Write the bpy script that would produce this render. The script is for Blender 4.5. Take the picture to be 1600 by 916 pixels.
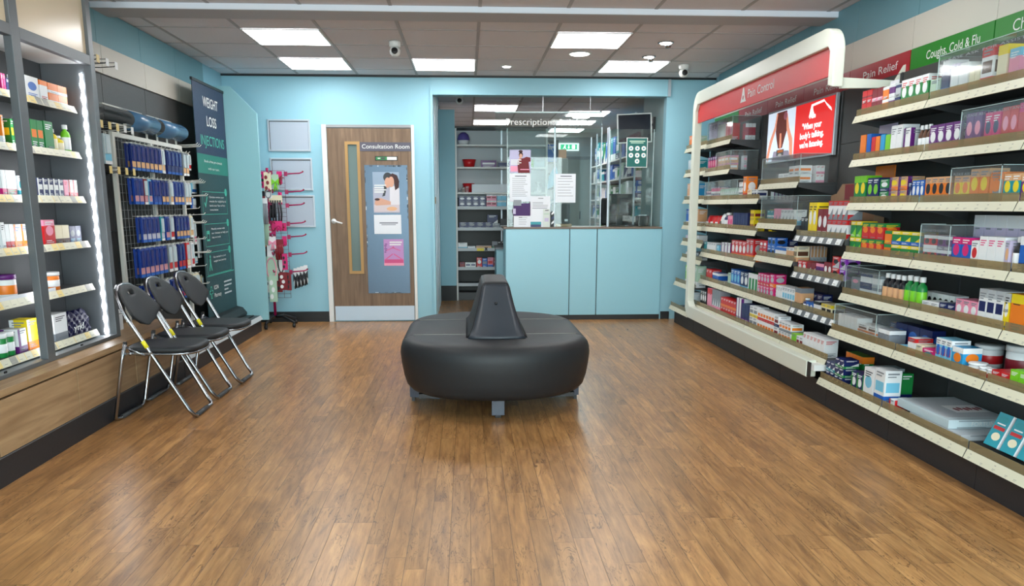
import bpy, bmesh, math, random
from mathutils import Vector, Matrix
random.seed(7)
for o in list(bpy.data.objects): bpy.data.objects.remove(o)
SC = bpy.context.scene
COL = SC.collection
PI = math.pi

# ------------------------------------------------------------ camera, world, light, exposure
YAW, PITCH, CAMZ = 0.0554, 0.1942, 1.22
cam = bpy.data.cameras.new('camera'); cam.sensor_width = 36; cam.lens = 1236 / 1600 * 36
cam.shift_y = 108 / 1600; cam.clip_start = .05
co = bpy.data.objects.new('camera', cam); COL.objects.link(co)
cf = Vector((math.sin(YAW) * math.cos(PITCH), math.cos(YAW) * math.cos(PITCH), -math.sin(PITCH)))
cr = Vector((math.cos(YAW), -math.sin(YAW), 0)); cu = cr.cross(cf)
co.matrix_world = Matrix(((cr.x, cu.x, -cf.x, 0), (cr.y, cu.y, -cf.y, 0), (cr.z, cu.z, -cf.z, CAMZ), (0, 0, 0, 1)))
SC.camera = co
SC.view_settings.view_transform = 'Standard'; SC.view_settings.look = 'None'
SC.view_settings.gamma = 1; SC.view_settings.use_curve_mapping = False
SC.view_settings.exposure = 0.8
w = bpy.data.worlds.new('sky'); SC.world = w; w.use_nodes = True
wn = w.node_tree.nodes; bg = wn['Background']
sky = wn.new('ShaderNodeTexSky'); sky.sky_type = 'HOSEK_WILKIE'; sky.turbidity = 4
w.node_tree.links.new(sky.outputs[0], bg.inputs[0]); bg.inputs[1].default_value = .6
def area(name, loc, rot, sx, sy, power, col=(1, 1, 1)):
    l = bpy.data.lights.new(name, 'AREA'); l.shape = 'RECTANGLE'; l.size = sx; l.size_y = sy; l.energy = power; l.color = col
    o = bpy.data.objects.new(name, l); o.location = loc; o.rotation_euler = rot; COL.objects.link(o); return o
# daylight falling in through the glazed shopfront behind the viewpoint
area('daylight', (.1, -2.35, 1.55), (PI / 2, 0, 0), 4.4, 2.2, 280, (.93, .97, 1))
LED_ON = 8          # strength of the ceiling panels

# ------------------------------------------------------------ materials
def srgb(c):
    return tuple(((x / 12.92) if x <= .04045 else ((x + .055) / 1.055) ** 2.4) for x in (v / 255 for v in c))
MATS = {}
def mat(name, rgb, rough=.5, metal=0, spec=.5, emit=0, bump=0, bscale=60, coat=0):
    if name in MATS: return MATS[name]
    m = bpy.data.materials.new(name); m.use_nodes = True; nt = m.node_tree; b = nt.nodes['Principled BSDF']
    c = srgb(rgb) + (1,)
    b.inputs['Base Color'].default_value = c; b.inputs['Roughness'].default_value = rough
    b.inputs['Metallic'].default_value = metal; b.inputs['Specular IOR Level'].default_value = spec
    b.inputs['Coat Weight'].default_value = coat
    if emit: b.inputs['Emission Color'].default_value = c; b.inputs['Emission Strength'].default_value = emit
    n = nt.nodes.new('ShaderNodeTexNoise'); n.inputs['Scale'].default_value = bscale
    tc = nt.nodes.new('ShaderNodeTexCoord'); nt.links.new(tc.outputs['Object'], n.inputs['Vector'])
    if bump:
        bp = nt.nodes.new('ShaderNodeBump'); bp.inputs['Strength'].default_value = bump; bp.inputs['Distance'].default_value = .002
        nt.links.new(n.outputs[0], bp.inputs['Height']); nt.links.new(bp.outputs[0], b.inputs['Normal'])
    else:
        mr = nt.nodes.new('ShaderNodeMapRange'); mr.inputs[3].default_value = max(0, rough - .04); mr.inputs[4].default_value = min(1, rough + .04)
        nt.links.new(n.outputs[0], mr.inputs[0]); nt.links.new(mr.outputs[0], b.inputs['Roughness'])
    MATS[name] = m; return m
def clear(name, rgb, alpha, rough=.05, dif=(215, 222, 224)):
    # thin clear plastic or glass: mostly see-through, Fresnel reflection on top
    m = bpy.data.materials.new(name); m.use_nodes = True; nt = m.node_tree; nt.nodes.clear()
    out = nt.nodes.new('ShaderNodeOutputMaterial'); mx = nt.nodes.new('ShaderNodeMixShader'); mx2 = nt.nodes.new('ShaderNodeMixShader')
    tr = nt.nodes.new('ShaderNodeBsdfTransparent'); gl = nt.nodes.new('ShaderNodeBsdfGlossy'); df = nt.nodes.new('ShaderNodeBsdfDiffuse')
    lw = nt.nodes.new('ShaderNodeLayerWeight'); pw = nt.nodes.new('ShaderNodeMath'); pw.operation = 'POWER'; pw.inputs[1].default_value = 5
    fr = nt.nodes.new('ShaderNodeMath'); fr.operation = 'MULTIPLY_ADD'; fr.inputs[1].default_value = .6; fr.inputs[2].default_value = .03
    lw.inputs[0].default_value = .5; nt.links.new(lw.outputs['Facing'], pw.inputs[0]); nt.links.new(pw.outputs[0], fr.inputs[0])
    tr.inputs[0].default_value = srgb(rgb) + (1,); gl.inputs['Roughness'].default_value = rough; df.inputs[0].default_value = srgb(dif) + (1,)
    mx2.inputs[0].default_value = alpha
    nt.links.new(tr.outputs[0], mx2.inputs[1]); nt.links.new(df.outputs[0], mx2.inputs[2])
    nt.links.new(fr.outputs[0], mx.inputs[0]); nt.links.new(mx2.outputs[0], mx.inputs[1]); nt.links.new(gl.outputs[0], mx.inputs[2])
    nt.links.new(mx.outputs[0], out.inputs[0]); MATS[name] = m; return m

PALC = dict(w=(236, 238, 240), k=(22, 24, 32), r=(205, 30, 36), d=(128, 18, 34), g=(24, 132, 62), b=(28, 98, 190), n=(20, 34, 92), y=(240, 214, 30),
            o=(240, 128, 30), p=(98, 30, 116), m=(214, 28, 116), t=(20, 146, 158), c=(120, 196, 226), e=(132, 138, 146), s=(188, 194, 200),
            l=(124, 204, 40), x=(92, 58, 38), i=(238, 150, 178), u=(238, 228, 196), v=(196, 186, 214), a=(196, 212, 218))
PALC.update(a2=(176, 206, 184), x2=(222, 170, 124), c2=(44, 156, 214), d2=(176, 12, 52), p2=(150, 56, 196))
def pal(c): return mat('print_' + c, PALC[c], .38)
WHITE = mat('white_satin', (228, 230, 228), .4)
TEAL = mat('teal_paint', (150, 200, 216), .55, bump=.08, bscale=240)
CREAM = mat('cream_panel', (206, 202, 190), .45)
SLAT = mat('charcoal_panel', (70, 71, 70), .5)
KICK = mat('black_plinth', (38, 38, 42), .5)
BLACK = mat('black_plastic', (22, 23, 26), .45)
DGREY = mat('dark_grey_metal', (62, 64, 66), .42)
MGREY = mat('grey_cabinet_metal', (104, 108, 112), .4, .3)
CHROME = mat('chrome', (158, 160, 164), .24, 1)
ALU = mat('aluminium', (196, 204, 212), .35, .5)
RAIL = mat('price_strip_cream', (216, 212, 188), .45)
TICK = mat('price_print', (168, 164, 150), .6)
TAG = mat('price_tag_white', (236, 238, 238), .45)
RED = mat('sign_red', (208, 14, 22), .4)
TEAL_DIM = mat('teal_shaded_upper', (112, 160, 172), .5)  # wall teal darkened: dimmer light near the ceiling is put into the colour
DRED = mat('sign_dark_red', (168, 20, 36), .35)
GREEN = mat('sign_green', (36, 130, 40), .35)
LEATHER = mat('black_vinyl', (34, 36, 39), .5, spec=.4, bump=.3, bscale=420)
STEELBLUE = mat('grey_plastic_foot', (78, 84, 96), .4)
ACR = clear('clear_acrylic', (250, 252, 252), .05)
ACRB = clear('reflection_tint_acrylic', (226, 214, 186), .4, .1, (178, 162, 126))  # clear acrylic; the shelf reflections are painted in as a tan tint
GLASS = clear('clear_glass', (242, 249, 248), .012, .02)
GLASSE = mat('glass_edge', (176, 196, 196), .2)
BLUEP = clear('blue_curved_plastic', (92, 140, 176), .25, .2)
GRID = mat('white_wire', (222, 222, 214), .4)
MAG = mat('magenta_wire', (160, 20, 84), .35)
PAPER = mat('paper', (232, 236, 242), .7)
INK = mat('grey_ink', (96, 100, 110), .8)
LED = mat('led_diffuser', (255, 255, 255), .5, emit=LED_ON)
LEDW = mat('led_strip', (246, 250, 255), .5, emit=14)
SPOT = mat('downlight_lens', (255, 252, 245), .5, emit=12)

def wood(name, c1, c2, scale, rough, axis='X'):
    m = bpy.data.materials.new(name); m.use_nodes = True; nt = m.node_tree; b = nt.nodes['Principled BSDF']; L = nt.links.new
    tc = nt.nodes.new('ShaderNodeTexCoord'); mp = nt.nodes.new('ShaderNodeMapping')
    s = [scale] * 3; s['XYZ'.index(axis)] = scale * .07; mp.inputs['Scale'].default_value = s
    n = nt.nodes.new('ShaderNodeTexNoise'); n.inputs['Scale'].default_value = 1; n.inputs['Detail'].default_value = 6; n.inputs['Distortion'].default_value = .8
    r = nt.nodes.new('ShaderNodeValToRGB'); r.color_ramp.elements[0].position = .3; r.color_ramp.elements[1].position = .72
    r.color_ramp.elements[0].color = srgb(c1) + (1,); r.color_ramp.elements[1].color = srgb(c2) + (1,)
    L(tc.outputs['Object'], mp.inputs[0]); L(mp.outputs[0], n.inputs['Vector']); L(n.outputs[0], r.inputs[0]); L(r.outputs[0], b.inputs['Base Color'])
    b.inputs['Roughness'].default_value = rough; MATS[name] = m; return m
OAK = wood('oak_laminate', (150, 118, 84), (186, 154, 116), 26, .45, 'Y')
DOORW = wood('walnut_laminate_door', (104, 82, 62), (138, 112, 88), 34, .5, 'Z')
BEAD = mat('oak_beading', (178, 140, 84), .5)

def floor_mat():
    m = bpy.data.materials.new('wood_strip_vinyl'); m.use_nodes = True; nt = m.node_tree; b = nt.nodes['Principled BSDF']; L = nt.links.new; N = nt.nodes.new
    def M(op, a, c=None, d=None):
        n = N('ShaderNodeMath'); n.operation = op
        for i, v in enumerate((a, c, d)):
            if v is None: continue
            if isinstance(v, (int, float)): n.inputs[i].default_value = v
            else: L(v, n.inputs[i])
        return n.outputs[0]
    tc = N('ShaderNodeTexCoord'); sp = N('ShaderNodeSeparateXYZ'); L(tc.outputs['Object'], sp.inputs[0]); X, Y = sp.outputs[0], sp.outputs[1]
    rx = M('DIVIDE', X, .0765); row = M('FLOOR', rx)
    w1 = N('ShaderNodeTexWhiteNoise'); w1.noise_dimensions = '1D'; L(row, w1.inputs['W'])
    yy = M('ADD', M('DIVIDE', Y, .92), M('MULTIPLY', w1.outputs['Value'], 7.3)); cell = M('FLOOR', yy)
    cb = N('ShaderNodeCombineXYZ'); L(row, cb.inputs[0]); L(cell, cb.inputs[1])
    w2 = N('ShaderNodeTexWhiteNoise'); w2.noise_dimensions = '2D'; L(cb.outputs[0], w2.inputs['Vector']); RND = w2.outputs['Value']
    ex = M('MULTIPLY', M('SUBTRACT', .5, M('ABSOLUTE', M('SUBTRACT', M('FRACT', rx), .5))), .0765)
    ey = M('MULTIPLY', M('SUBTRACT', .5, M('ABSOLUTE', M('SUBTRACT', M('FRACT', yy), .5))), .92)
    ed = M('MINIMUM', ex, ey); gr = N('ShaderNodeMapRange'); gr.inputs[1].default_value = .0004; gr.inputs[2].default_value = .0016; gr.inputs[3].default_value = 1; gr.inputs[4].default_value = 0; L(ed, gr.inputs[0]); GAP = gr.outputs[0]
    cx = N('ShaderNodeCombineXYZ'); L(X, cx.inputs[0]); L(Y, cx.inputs[1]); L(M('MULTIPLY', RND, 41), cx.inputs[2])
    def noise(sx, sy, sc, det, dist, rough=.55):
        g = N('ShaderNodeMapping'); g.inputs['Scale'].default_value = (sx, sy, 1); L(cx.outputs[0], g.inputs[0])
        n = N('ShaderNodeTexNoise'); n.inputs['Scale'].default_value = sc; n.inputs['Detail'].default_value = det; n.inputs['Distortion'].default_value = dist; n.inputs['Roughness'].default_value = rough
        L(g.outputs[0], n.inputs['Vector']); return n.outputs[0]
    fine = noise(60, 5, 1, 5, .6); broad = noise(14, 2.2, 1, 4, 1.2); fig = noise(15, 2.4, 1, 3, 2.8, .5); mask = noise(6, 2.2, 1, 2, 0)
    con = M('ABSOLUTE', M('SUBTRACT', M('FRACT', M('MULTIPLY', fig, 6)), .5))
    vr = N('ShaderNodeMapRange'); vr.inputs[1].default_value = 0; vr.inputs[2].default_value = .11; vr.inputs[3].default_value = 1; vr.inputs[4].default_value = 0; L(con, vr.inputs[0])
    mr = N('ShaderNodeMapRange'); mr.inputs[1].default_value = .44; mr.inputs[2].default_value = .6; mr.inputs[3].default_value = .05; mr.inputs[4].default_value = .8; L(mask, mr.inputs[0])
    vein = M('MULTIPLY', vr.outputs[0], mr.outputs[0])
    mixn = M('ADD', M('MULTIPLY', fine, .45), M('MULTIPLY', broad, .55))
    r = N('ShaderNodeValToRGB'); e = r.color_ramp.elements
    e[0].position = .34; e[0].color = srgb((138, 96, 58)) + (1,); e[1].position = .66; e[1].color = srgb((202, 150, 94)) + (1,)
    q = e.new(.5); q.color = srgb((174, 125, 76)) + (1,); L(mixn, r.inputs[0])
    hs = N('ShaderNodeHueSaturation'); tv = N('ShaderNodeMapRange'); tv.inputs[3].default_value = .8; tv.inputs[4].default_value = 1.08; L(RND, tv.inputs[0]); L(tv.outputs[0], hs.inputs['Value']); L(r.outputs[0], hs.inputs['Color'])
    mx = N('ShaderNodeMixRGB'); mx.inputs[2].default_value = srgb((66, 40, 24)) + (1,); L(vein, mx.inputs[0]); L(hs.outputs[0], mx.inputs[1])
    mo = N('ShaderNodeMixRGB'); mo.inputs[2].default_value = srgb((50, 32, 20)) + (1,); L(M('MULTIPLY', GAP, .75), mo.inputs[0]); L(mx.outputs[0], mo.inputs[1]); L(mo.outputs[0], b.inputs['Base Color'])
    rr = N('ShaderNodeMapRange'); rr.inputs[3].default_value = .24; rr.inputs[4].default_value = .38; L(broad, rr.inputs[0]); L(rr.outputs[0], b.inputs['Roughness'])
    bp = N('ShaderNodeBump'); bp.inputs['Strength'].default_value = .2; bp.inputs['Distance'].default_value = .001; bp.invert = True; L(GAP, bp.inputs['Height']); L(bp.outputs[0], b.inputs['Normal']); return m
FLOOR = floor_mat()
def ceil_mat():
    m = bpy.data.materials.new('mineral_fibre_tile'); m.use_nodes = True; nt = m.node_tree; b = nt.nodes['Principled BSDF']; L = nt.links.new
    n = nt.nodes.new('ShaderNodeTexNoise'); n.inputs['Scale'].default_value = 160; n.inputs['Detail'].default_value = 3
    r = nt.nodes.new('ShaderNodeValToRGB'); r.color_ramp.elements[0].color = srgb((206, 204, 208)) + (1,); r.color_ramp.elements[1].color = srgb((226, 224, 228)) + (1,)
    tc = nt.nodes.new('ShaderNodeTexCoord'); L(tc.outputs['Object'], n.inputs['Vector']); L(n.outputs[0], r.inputs[0]); L(r.outputs[0], b.inputs['Base Color'])
    b.inputs['Roughness'].default_value = .9; return m
CEIL = ceil_mat()
TBAR = mat('ceiling_grid_grey', (168, 166, 168), .6)

# ------------------------------------------------------------ mesh helpers
ORG = {}
class MB:
    """collects shapes; build() links them as ONE mesh object"""
    def __init__(s): s.v = []; s.f = []; s.mi = []; s.m = []; s.sm = []
    def mid(s, m):
        if m not in s.m: s.m.append(m)
        return s.m.index(m)
    def add(s, vs, fs, m, smooth=False):
        k = len(s.v); s.v += [tuple(v) for v in vs]; i = s.mid(m)
        for f in fs: s.f.append([k + a for a in f]); s.mi.append(i); s.sm.append(smooth)
    def box(s, x0, y0, z0, x1, y1, z1, m):
        if x0 > x1: x0, x1 = x1, x0
        if y0 > y1: y0, y1 = y1, y0
        if z0 > z1: z0, z1 = z1, z0
        v = [(x, y, z) for x in (x0, x1) for y in (y0, y1) for z in (z0, z1)]
        s.add(v, [(0, 1, 3, 2), (4, 6, 7, 5), (0, 4, 5, 1), (2, 3, 7, 6), (0, 2, 6, 4), (1, 5, 7, 3)], m)
    def prism(s, pts, A, B, m):
        """pts: list of 3D points of one cap; B-A the extrusion vector"""
        d = Vector(B) - Vector(A); n = len(pts); a = [Vector(p) for p in pts]; b = [p + d for p in a]
        s.add(a + b, [tuple(range(n))[::-1], tuple(range(n, 2 * n))] + [(i, (i + 1) % n, n + (i + 1) % n, n + i) for i in range(n)], m)
    def lathe(s, prof, c, m, n=20, ax=2):
        vs = []; fs = []
        for r, z in prof:
            for i in range(n):
                a = 2 * PI * i / n; p = [r * math.cos(a), r * math.sin(a)]; p.insert(ax, z); vs.append((p[0] + c[0], p[1] + c[1], p[2] + c[2]))
        for j in range(len(prof) - 1):
            for i in range(n): fs.append((j * n + i, j * n + (i + 1) % n, (j + 1) * n + (i + 1) % n, (j + 1) * n + i))
        fs.append(tuple(range(n))[::-1]); fs.append(tuple(range((len(prof) - 1) * n, len(prof) * n))); s.add(vs, fs, m, True)
    def tube(s, pts, r, m, n=8, closed=False):
        P = [Vector(p) for p in pts]; K = len(P); vs = []; fs = []; up = None
        for i in range(K):
            a = P[(i - 1) % K] if (closed or i) else P[0]; b = P[(i + 1) % K] if (closed or i < K - 1) else P[-1]
            t = (b - a).normalized()
            if up is None: up = t.orthogonal().normalized()
            up = (up - t * up.dot(t)).normalized(); q = t.cross(up)
            for k in range(n): an = 2 * PI * k / n; vs.append(P[i] + (up * math.cos(an) + q * math.sin(an)) * r)
        for i in range(K if closed else K - 1):
            j = (i + 1) % K
            for k in range(n): fs.append((i * n + k, i * n + (k + 1) % n, j * n + (k + 1) % n, j * n + k))
        if not closed: fs.append(tuple(range(n))[::-1]); fs.append(tuple(range((K - 1) * n, K * n)))
        s.add(vs, fs, m, True)
    def build(s, name, parent=None, bevel=0, org=None):
        me = bpy.data.meshes.new(name)
        o0 = Vector(org) if org is not None else (ORG.get(parent.name, Vector()) if parent else Vector())
        me.from_pydata([Vector(v) - o0 for v in s.v], [], s.f)
        for m in s.m: me.materials.append(m)
        me.polygons.foreach_set('material_index', s.mi); me.polygons.foreach_set('use_smooth', s.sm)
        bm = bmesh.new(); bm.from_mesh(me); bmesh.ops.recalc_face_normals(bm, faces=bm.faces); bm.to_mesh(me); bm.free()
        me.update()
        o = bpy.data.objects.new(name, me); COL.objects.link(o)
        if parent: o.parent = parent; ORG[o.name] = o0
        elif org is not None: o.location = o0; ORG[o.name] = o0
        if bevel:
            b = o.modifiers.new('bevel', 'BEVEL'); b.width = bevel; b.segments = 2; b.limit_method = 'ANGLE'
        return o
def meta(o, label=None, cat=None, group=None, kind=None):
    if label: o['label'] = label
    if cat: o['category'] = cat
    if group: o['group'] = group
    if kind: o['kind'] = kind
    return o
def thing(name, label, cat, loc=(0, 0, 0), group=None, local=False):
    o = bpy.data.objects.new(name, None); COL.objects.link(o); o.location = loc; o.empty_display_size = .1
    ORG[o.name] = Vector((0, 0, 0)) if local else Vector(loc)
    return meta(o, label, cat, group)
def solo(mb, name, label, cat, org, group=None, bevel=0): return meta(mb.build(name, None, bevel, org), label, cat, group)
def struct(mb, name, label=None, cat=None, bevel=0):
    return meta(mb.build(name, None, bevel), label or None, cat, None, 'structure')
def dup(root, loc, label=None, group=None, rot=None):
    r = root.copy(); COL.objects.link(r); r.location = loc; ORG[r.name] = Vector()
    if rot is not None: r.rotation_euler = rot
    if label: r['label'] = label
    if group: r['group'] = group
    for ch in root.children:
        c = ch.copy(); COL.objects.link(c); c.parent = r
        for g in ch.children:
            d = g.copy(); COL.objects.link(d); d.parent = c
    return r

class Face:
    """a flat face in the room: a runs left to right as seen from in front, b runs up, n points out of it"""
    AX = dict(R=((0, -1, 0), (0, 0, 1), (-1, 0, 0)), L=((0, 1, 0), (0, 0, 1), (1, 0, 0)), B=((1, 0, 0), (0, 0, 1), (0, -1, 0)), U=((1, 0, 0), (0, 1, 0), (0, 0, 1)))
    def __init__(s, kind, o, w=1, h=1, axes=None):
        s.A, s.B, s.N = [Vector(x) for x in (axes or Face.AX[kind])]; s.o = Vector(o); s.w = w; s.h = h
    def P(s, a, b, t=0): return s.o + s.A * (a * s.w) + s.B * (b * s.h) + s.N * t
    def poly(s, mb, pts, m, t=.0006, t0=0):
        p = [s.P(a, b, t0) for a, b in pts]; mb.prism(p, (0, 0, 0), s.N * t, m)
    def rect(s, mb, a0, b0, a1, b1, m, t=.0006, t0=0): s.poly(mb, [(a0, b0), (a1, b0), (a1, b1), (a0, b1)], m, t, t0)
    def ell(s, mb, ca, cb, ra, rb, m, t=.0006, t0=0, n=16): s.poly(mb, [(ca + ra * math.cos(2 * PI * i / n), cb + rb * math.sin(2 * PI * i / n)) for i in range(n)], m, t, t0)
    def lines(s, mb, a0, b1, a1, n, dy, th, m, t=.0004, seed=1):
        rr = random.Random(seed)
        for i in range(n):
            e = a1 - (a1 - a0) * rr.uniform(0, .35); s.rect(mb, a0, b1 - i * dy - th, e, b1 - i * dy, m, t)
    def text(s, body, m, a, b, h, parent=None, name='lettering', w=None, t=.0006, t0=.0003, align='LEFT', mb=None, bold=0):
        """lettering of cap height h metres with its baseline at (a, b); w squeezes it to a width in metres"""
        c = bpy.data.curves.new('txt', 'FONT'); c.body = body; c.align_x = 'LEFT'; c.size = 1; c.extrude = 0; c.offset = bold; c.resolution_u = 3
        o = bpy.data.objects.new('txt', c); COL.objects.link(o); dg = bpy.context.evaluated_depsgraph_get()
        me = bpy.data.meshes.new_from_object(o.evaluated_get(dg)); bpy.data.objects.remove(o)
        xs = [v.co.x for v in me.vertices]; k = h / .7; W = (max(xs) - min(xs)) * k; sx = (w / W) if w else 1; x0 = min(xs)
        off = {'LEFT': 0, 'CENTER': -W * sx / 2, 'RIGHT': -W * sx}[align]
        p0 = s.P(a, b, t0 + t)
        vs = [p0 + s.A * ((v.co.x - x0) * k * sx + off) + s.B * (v.co.y * k) for v in me.vertices]
        fs = [tuple(p.vertices) for p in me.polygons]
        own = mb is None
        if own: mb = MB()
        mb.add(vs, fs, m)
        if own: return mb.build(name, parent)
def arc(cx, cy, r, a0, a1, n=6): return [(cx + r * math.cos(math.radians(a0 + (a1 - a0) * i / n)), cy + r * math.sin(math.radians(a0 + (a1 - a0) * i / n))) for i in range(n + 1)]
ORD = ['first', 'second', 'third', 'fourth', 'fifth', 'sixth', 'seventh', 'eighth', 'ninth', 'tenth', 'eleventh', 'twelfth', 'thirteenth', 'fourteenth', 'fifteenth', 'sixteenth']
XL, XR, YB, ZC, YF = -2.48, 2.62, 8.58, 2.543, -1.6

# ------------------------------------------------------------ the room
m = MB(); m.box(XL - .1, YF - .1, -.05, XR + .1, 16.1, 0, FLOOR); struct(m, 'floor')
m = MB(); m.box(XL - .1, YF - .1, ZC, XR + .1, 16.1, ZC + .06, CEIL)
OX, OY = -1.7005, 6.432
for i in range(-2, 9):
    x = OX + .6 * i
    if XL < x < XR: m.box(x - .012, YF, ZC - .004, x + .012, 5.69, ZC, TBAR); m.box(x - .012, 5.98, ZC - .004, x + .012, 8.56, ZC, TBAR)
    if -.3 < x < 2.2: m.box(x - .012, 8.6, ZC - .004, x + .012, 15.8, ZC, TBAR)
for j in range(-14, 16):
    y = OY + .6 * j
    if YF < y < 8.5 and not 5.65 < y < 6.0: m.box(XL, y - .009, ZC - .003, XR, y + .009, ZC, TBAR)
    if y > 8.7: m.box(-.4, y - .009, ZC - .003, 2.1, y + .009, ZC, TBAR)
struct(m, 'ceiling')
m = MB(); m.box(XL, 5.70, 2.503, XR, 5.965, ZC - .001, mat('beam_grey', (176, 174, 176), .6)); m.box(XL, 5.692, 2.505, XR, 5.6995, ZC - .001, mat('beam_white', (226, 230, 240), .5))
struct(m, 'trim_1')
m = MB(); m.box(XL - .1, YF - .1, 0, XL, YB + .1, ZC, TEAL); struct(m, 'wall_left')
m = MB(); m.box(XR, YF - .1, 0, XR + .1, YB + .1, ZC, TEAL); struct(m, 'wall_right')
m = MB()
m.box(XL, YB, 0, -.345, YB + .12, ZC, TEAL); m.box(-.345, YB, 2.352, 2.105, YB + .12, ZC, TEAL); m.box(2.105, YB, 0, XR, YB + .12, ZC, TEAL)
for x in (-1.52, -.585): m.box(x - .03, YB - .004, 2.05, x + .03, YB, 2.52, TEAL)
m.box(XL, YB - .012, 2.522, XR, YB, ZC, BLACK)
struct(m, 'wall_back')
m = MB(); m.box(-.345, YB - .028, 2.352, 2.105, YB - .001, 2.52, TEAL); m.box(-.372, YB - .028, 0, -.346, YB - .001, 2.52, TEAL); m.box(2.106, YB - .04, 2.35, 2.135, YB - .001, 2.52, ALU); struct(m, 'trim_2')
m = MB(); m.box(XL, YB - .015, 0, -1.495, YB, .11, BLACK); struct(m, 'baseboard_back')
m = MB(); m.box(2.115, YB - .015, 0, 2.21, YB, .085, BLACK); struct(m, 'baseboard_right')
# dispensary shell
m = MB(); m.box(-.465, YB + .121, 0, -.352, 10.42, ZC, TEAL)
for y in (8.95, 9.4, 9.9): m.box(-.352, y, 0, -.344, y + .02, 2.5, ALU)
m.box(-.352, 8.72, 1.25, -.338, 8.78, 1.32, OAK)
struct(m, 'wall_dispensary_left')
m = MB(); m.box(-.352, 10.42, .2, -.15, 10.5, 2.42, TEAL); m.box(-.352, 10.43, 0, -.15, 10.5, .199, BLACK); struct(m, 'trim_3')
m = MB(); m.box(2.56, 9.7, 0, 2.66, 15.849, ZC, mat('pale_teal_wall', (150, 178, 180), .6)); m.box(2.106, YB + .121, 0, 2.66, 9.7, ZC, MATS['pale_teal_wall']); struct(m, 'wall_dispensary_right')
m = MB(); m.box(-.46, 15.85, 0, 2.66, 15.95, ZC, mat('grey_wall', (148, 154, 158), .6)); struct(m, 'wall_dispensary_back')
m = MB(); m.box(-.46, 11.05, 0, -.36, 15.849, ZC, MATS['grey_wall']); struct(m, 'wall_store_left')
# front wall with the glazed shopfront
m = MB(); m.box(XL, YF - .1, 0, XR, YF, .35, TEAL); m.box(XL, YF - .1, 2.4, XR, YF, ZC, TEAL); m.box(XL, YF - .1, .35, XL + .2, YF, 2.4, TEAL); m.box(XR - .2, YF - .1, .35, XR, YF, 2.4, TEAL); struct(m, 'wall_front')
for k, (a, b_) in enumerate(((XL + .2, -.7), (-.7, .85), (.85, XR - .2))):
    r = thing('window_%d' % (k + 1), None, None); r['kind'] = 'structure'
    m = MB()
    for (x0, x1, z0, z1) in ((a, a + .05, .35, 2.4), (b_ - .05, b_, .35, 2.4), (a + .05, b_ - .05, .35, .4), (a + .05, b_ - .05, 2.35, 2.4)): m.box(x0, YF - .08, z0, x1, YF - .02, z1, ALU)
    m.build('window_frame', r); m = MB(); m.box(a + .05, YF - .055, .4, b_ - .05, YF - .047, 2.35, GLASS); m.build('window_pane', r)

# ------------------------------------------------------------ consultation room door
dr = thing('door_1', 'walnut laminate door with a narrow vision panel and white frame', 'door', (-1.0, YB, 0)); dr['kind'] = 'structure'
m = MB()
m.box(-1.495, YB - .03, 0, -1.445, YB - .001, 2.05, WHITE); m.box(-.575, YB - .03, 0, -.545, YB - .001, 2.05, WHITE); m.box(-1.445, YB - .03, 2.02, -.575, YB - .001, 2.05, mat('grey_door_head', (150, 152, 154), .5))
m.build('door_frame', dr, .003)
m = MB(); ya, yb = YB - .022, YB - .001
m.box(-1.44, ya, .012, -1.252, yb, 2.015, DOORW); m.box(-1.118, ya, .012, -.58, yb, 2.015, DOORW); m.box(-1.252, ya, 1.872, -1.118, yb, 2.015, DOORW); m.box(-1.252, ya, .012, -1.118, yb, .525, DOORW)
m.build('door_leaf', dr)
m = MB(); m.box(-1.262, ya - .006, .515, -1.232, ya - .0005, 1.882, BEAD); m.box(-1.138, ya - .006, .515, -1.108, ya - .0005, 1.882, BEAD); m.box(-1.232, ya - .006, 1.852, -1.138, ya - .0005, 1.882, BEAD); m.box(-1.232, ya - .006, .515, -1.138, ya - .0005, .545, BEAD)
m.build('vision_beading', dr)
m = MB(); m.box(-1.251, YB - .012, .526, -1.119, YB - .008, 1.871, mat('wired_pane', (104, 122, 118), .15)); m.build('vision_pane', dr)
m = MB(); m.box(-1.43, ya - .003, .013, -.582, ya - .0005, .168, mat('white_kick_plate', (196, 216, 232), .3)); m.build('kick_plate', dr)
h = MB(); h.lathe([(.026, 0), (.026, .006), (.024, .008)], (-1.405, ya - .009, 1.07), WHITE, 20, 1); h.tube([(-1.405, ya - .002, 1.07), (-1.405, ya - .045, 1.07), (-1.385, ya - .052, 1.068), (-1.31, ya - .052, 1.045)], .009, WHITE); h.build('door_handle', dr)
F = Face('B', (0, ya, 0))
t = thing('door_sign', 'grey room name sign reading Consultation Room on the walnut door', 'sign', (-.84, ya, 1.8))
m = MB(); F.rect(m, -1.112, 1.785, -.582, 1.875, mat('sign_grey_purple', (86, 84, 98), .5), .003, .0004); m.build('sign_plate', t)
F.text('Consultation Room', WHITE, -1.085, 1.812, .043, t, w=.49, t0=.0035)
t = thing('sliding_vacancy_sign', 'small sliding vacant or engaged sign on the walnut door', 'sign', (-.83, ya, 1.71))
m = MB(); F.rect(m, -.955, 1.69, -.72, 1.735, BLACK, .003, .0004); F.rect(m, -.83, 1.697, -.73, 1.728, WHITE, .001, .0034); F.rect(m, -.945, 1.697, -.83, 1.728, pal('g'), .001, .0034); m.build('slider_body', t)
m = MB(); F.rect(m, -.925, 1.708, -.90, 1.718, WHITE, .0006, .0046); F.rect(m, -.89, 1.704, -.85, 1.722, DGREY, .0006, .0046); m.build('small_print', t)
t = thing('notice_panel', 'long blue-grey metallic notice panel with torn tape edges on the door', 'notice board', (-.85, ya, .3))
NP = mat('blue_grey_metal_sheet', (84, 102, 120), .32, .5, bump=.3, bscale=30)
m = MB(); F.rect(m, -1.068, .305, -.622, 1.645, NP, .004, .0004); m.build('metal_sheet', t)
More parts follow.
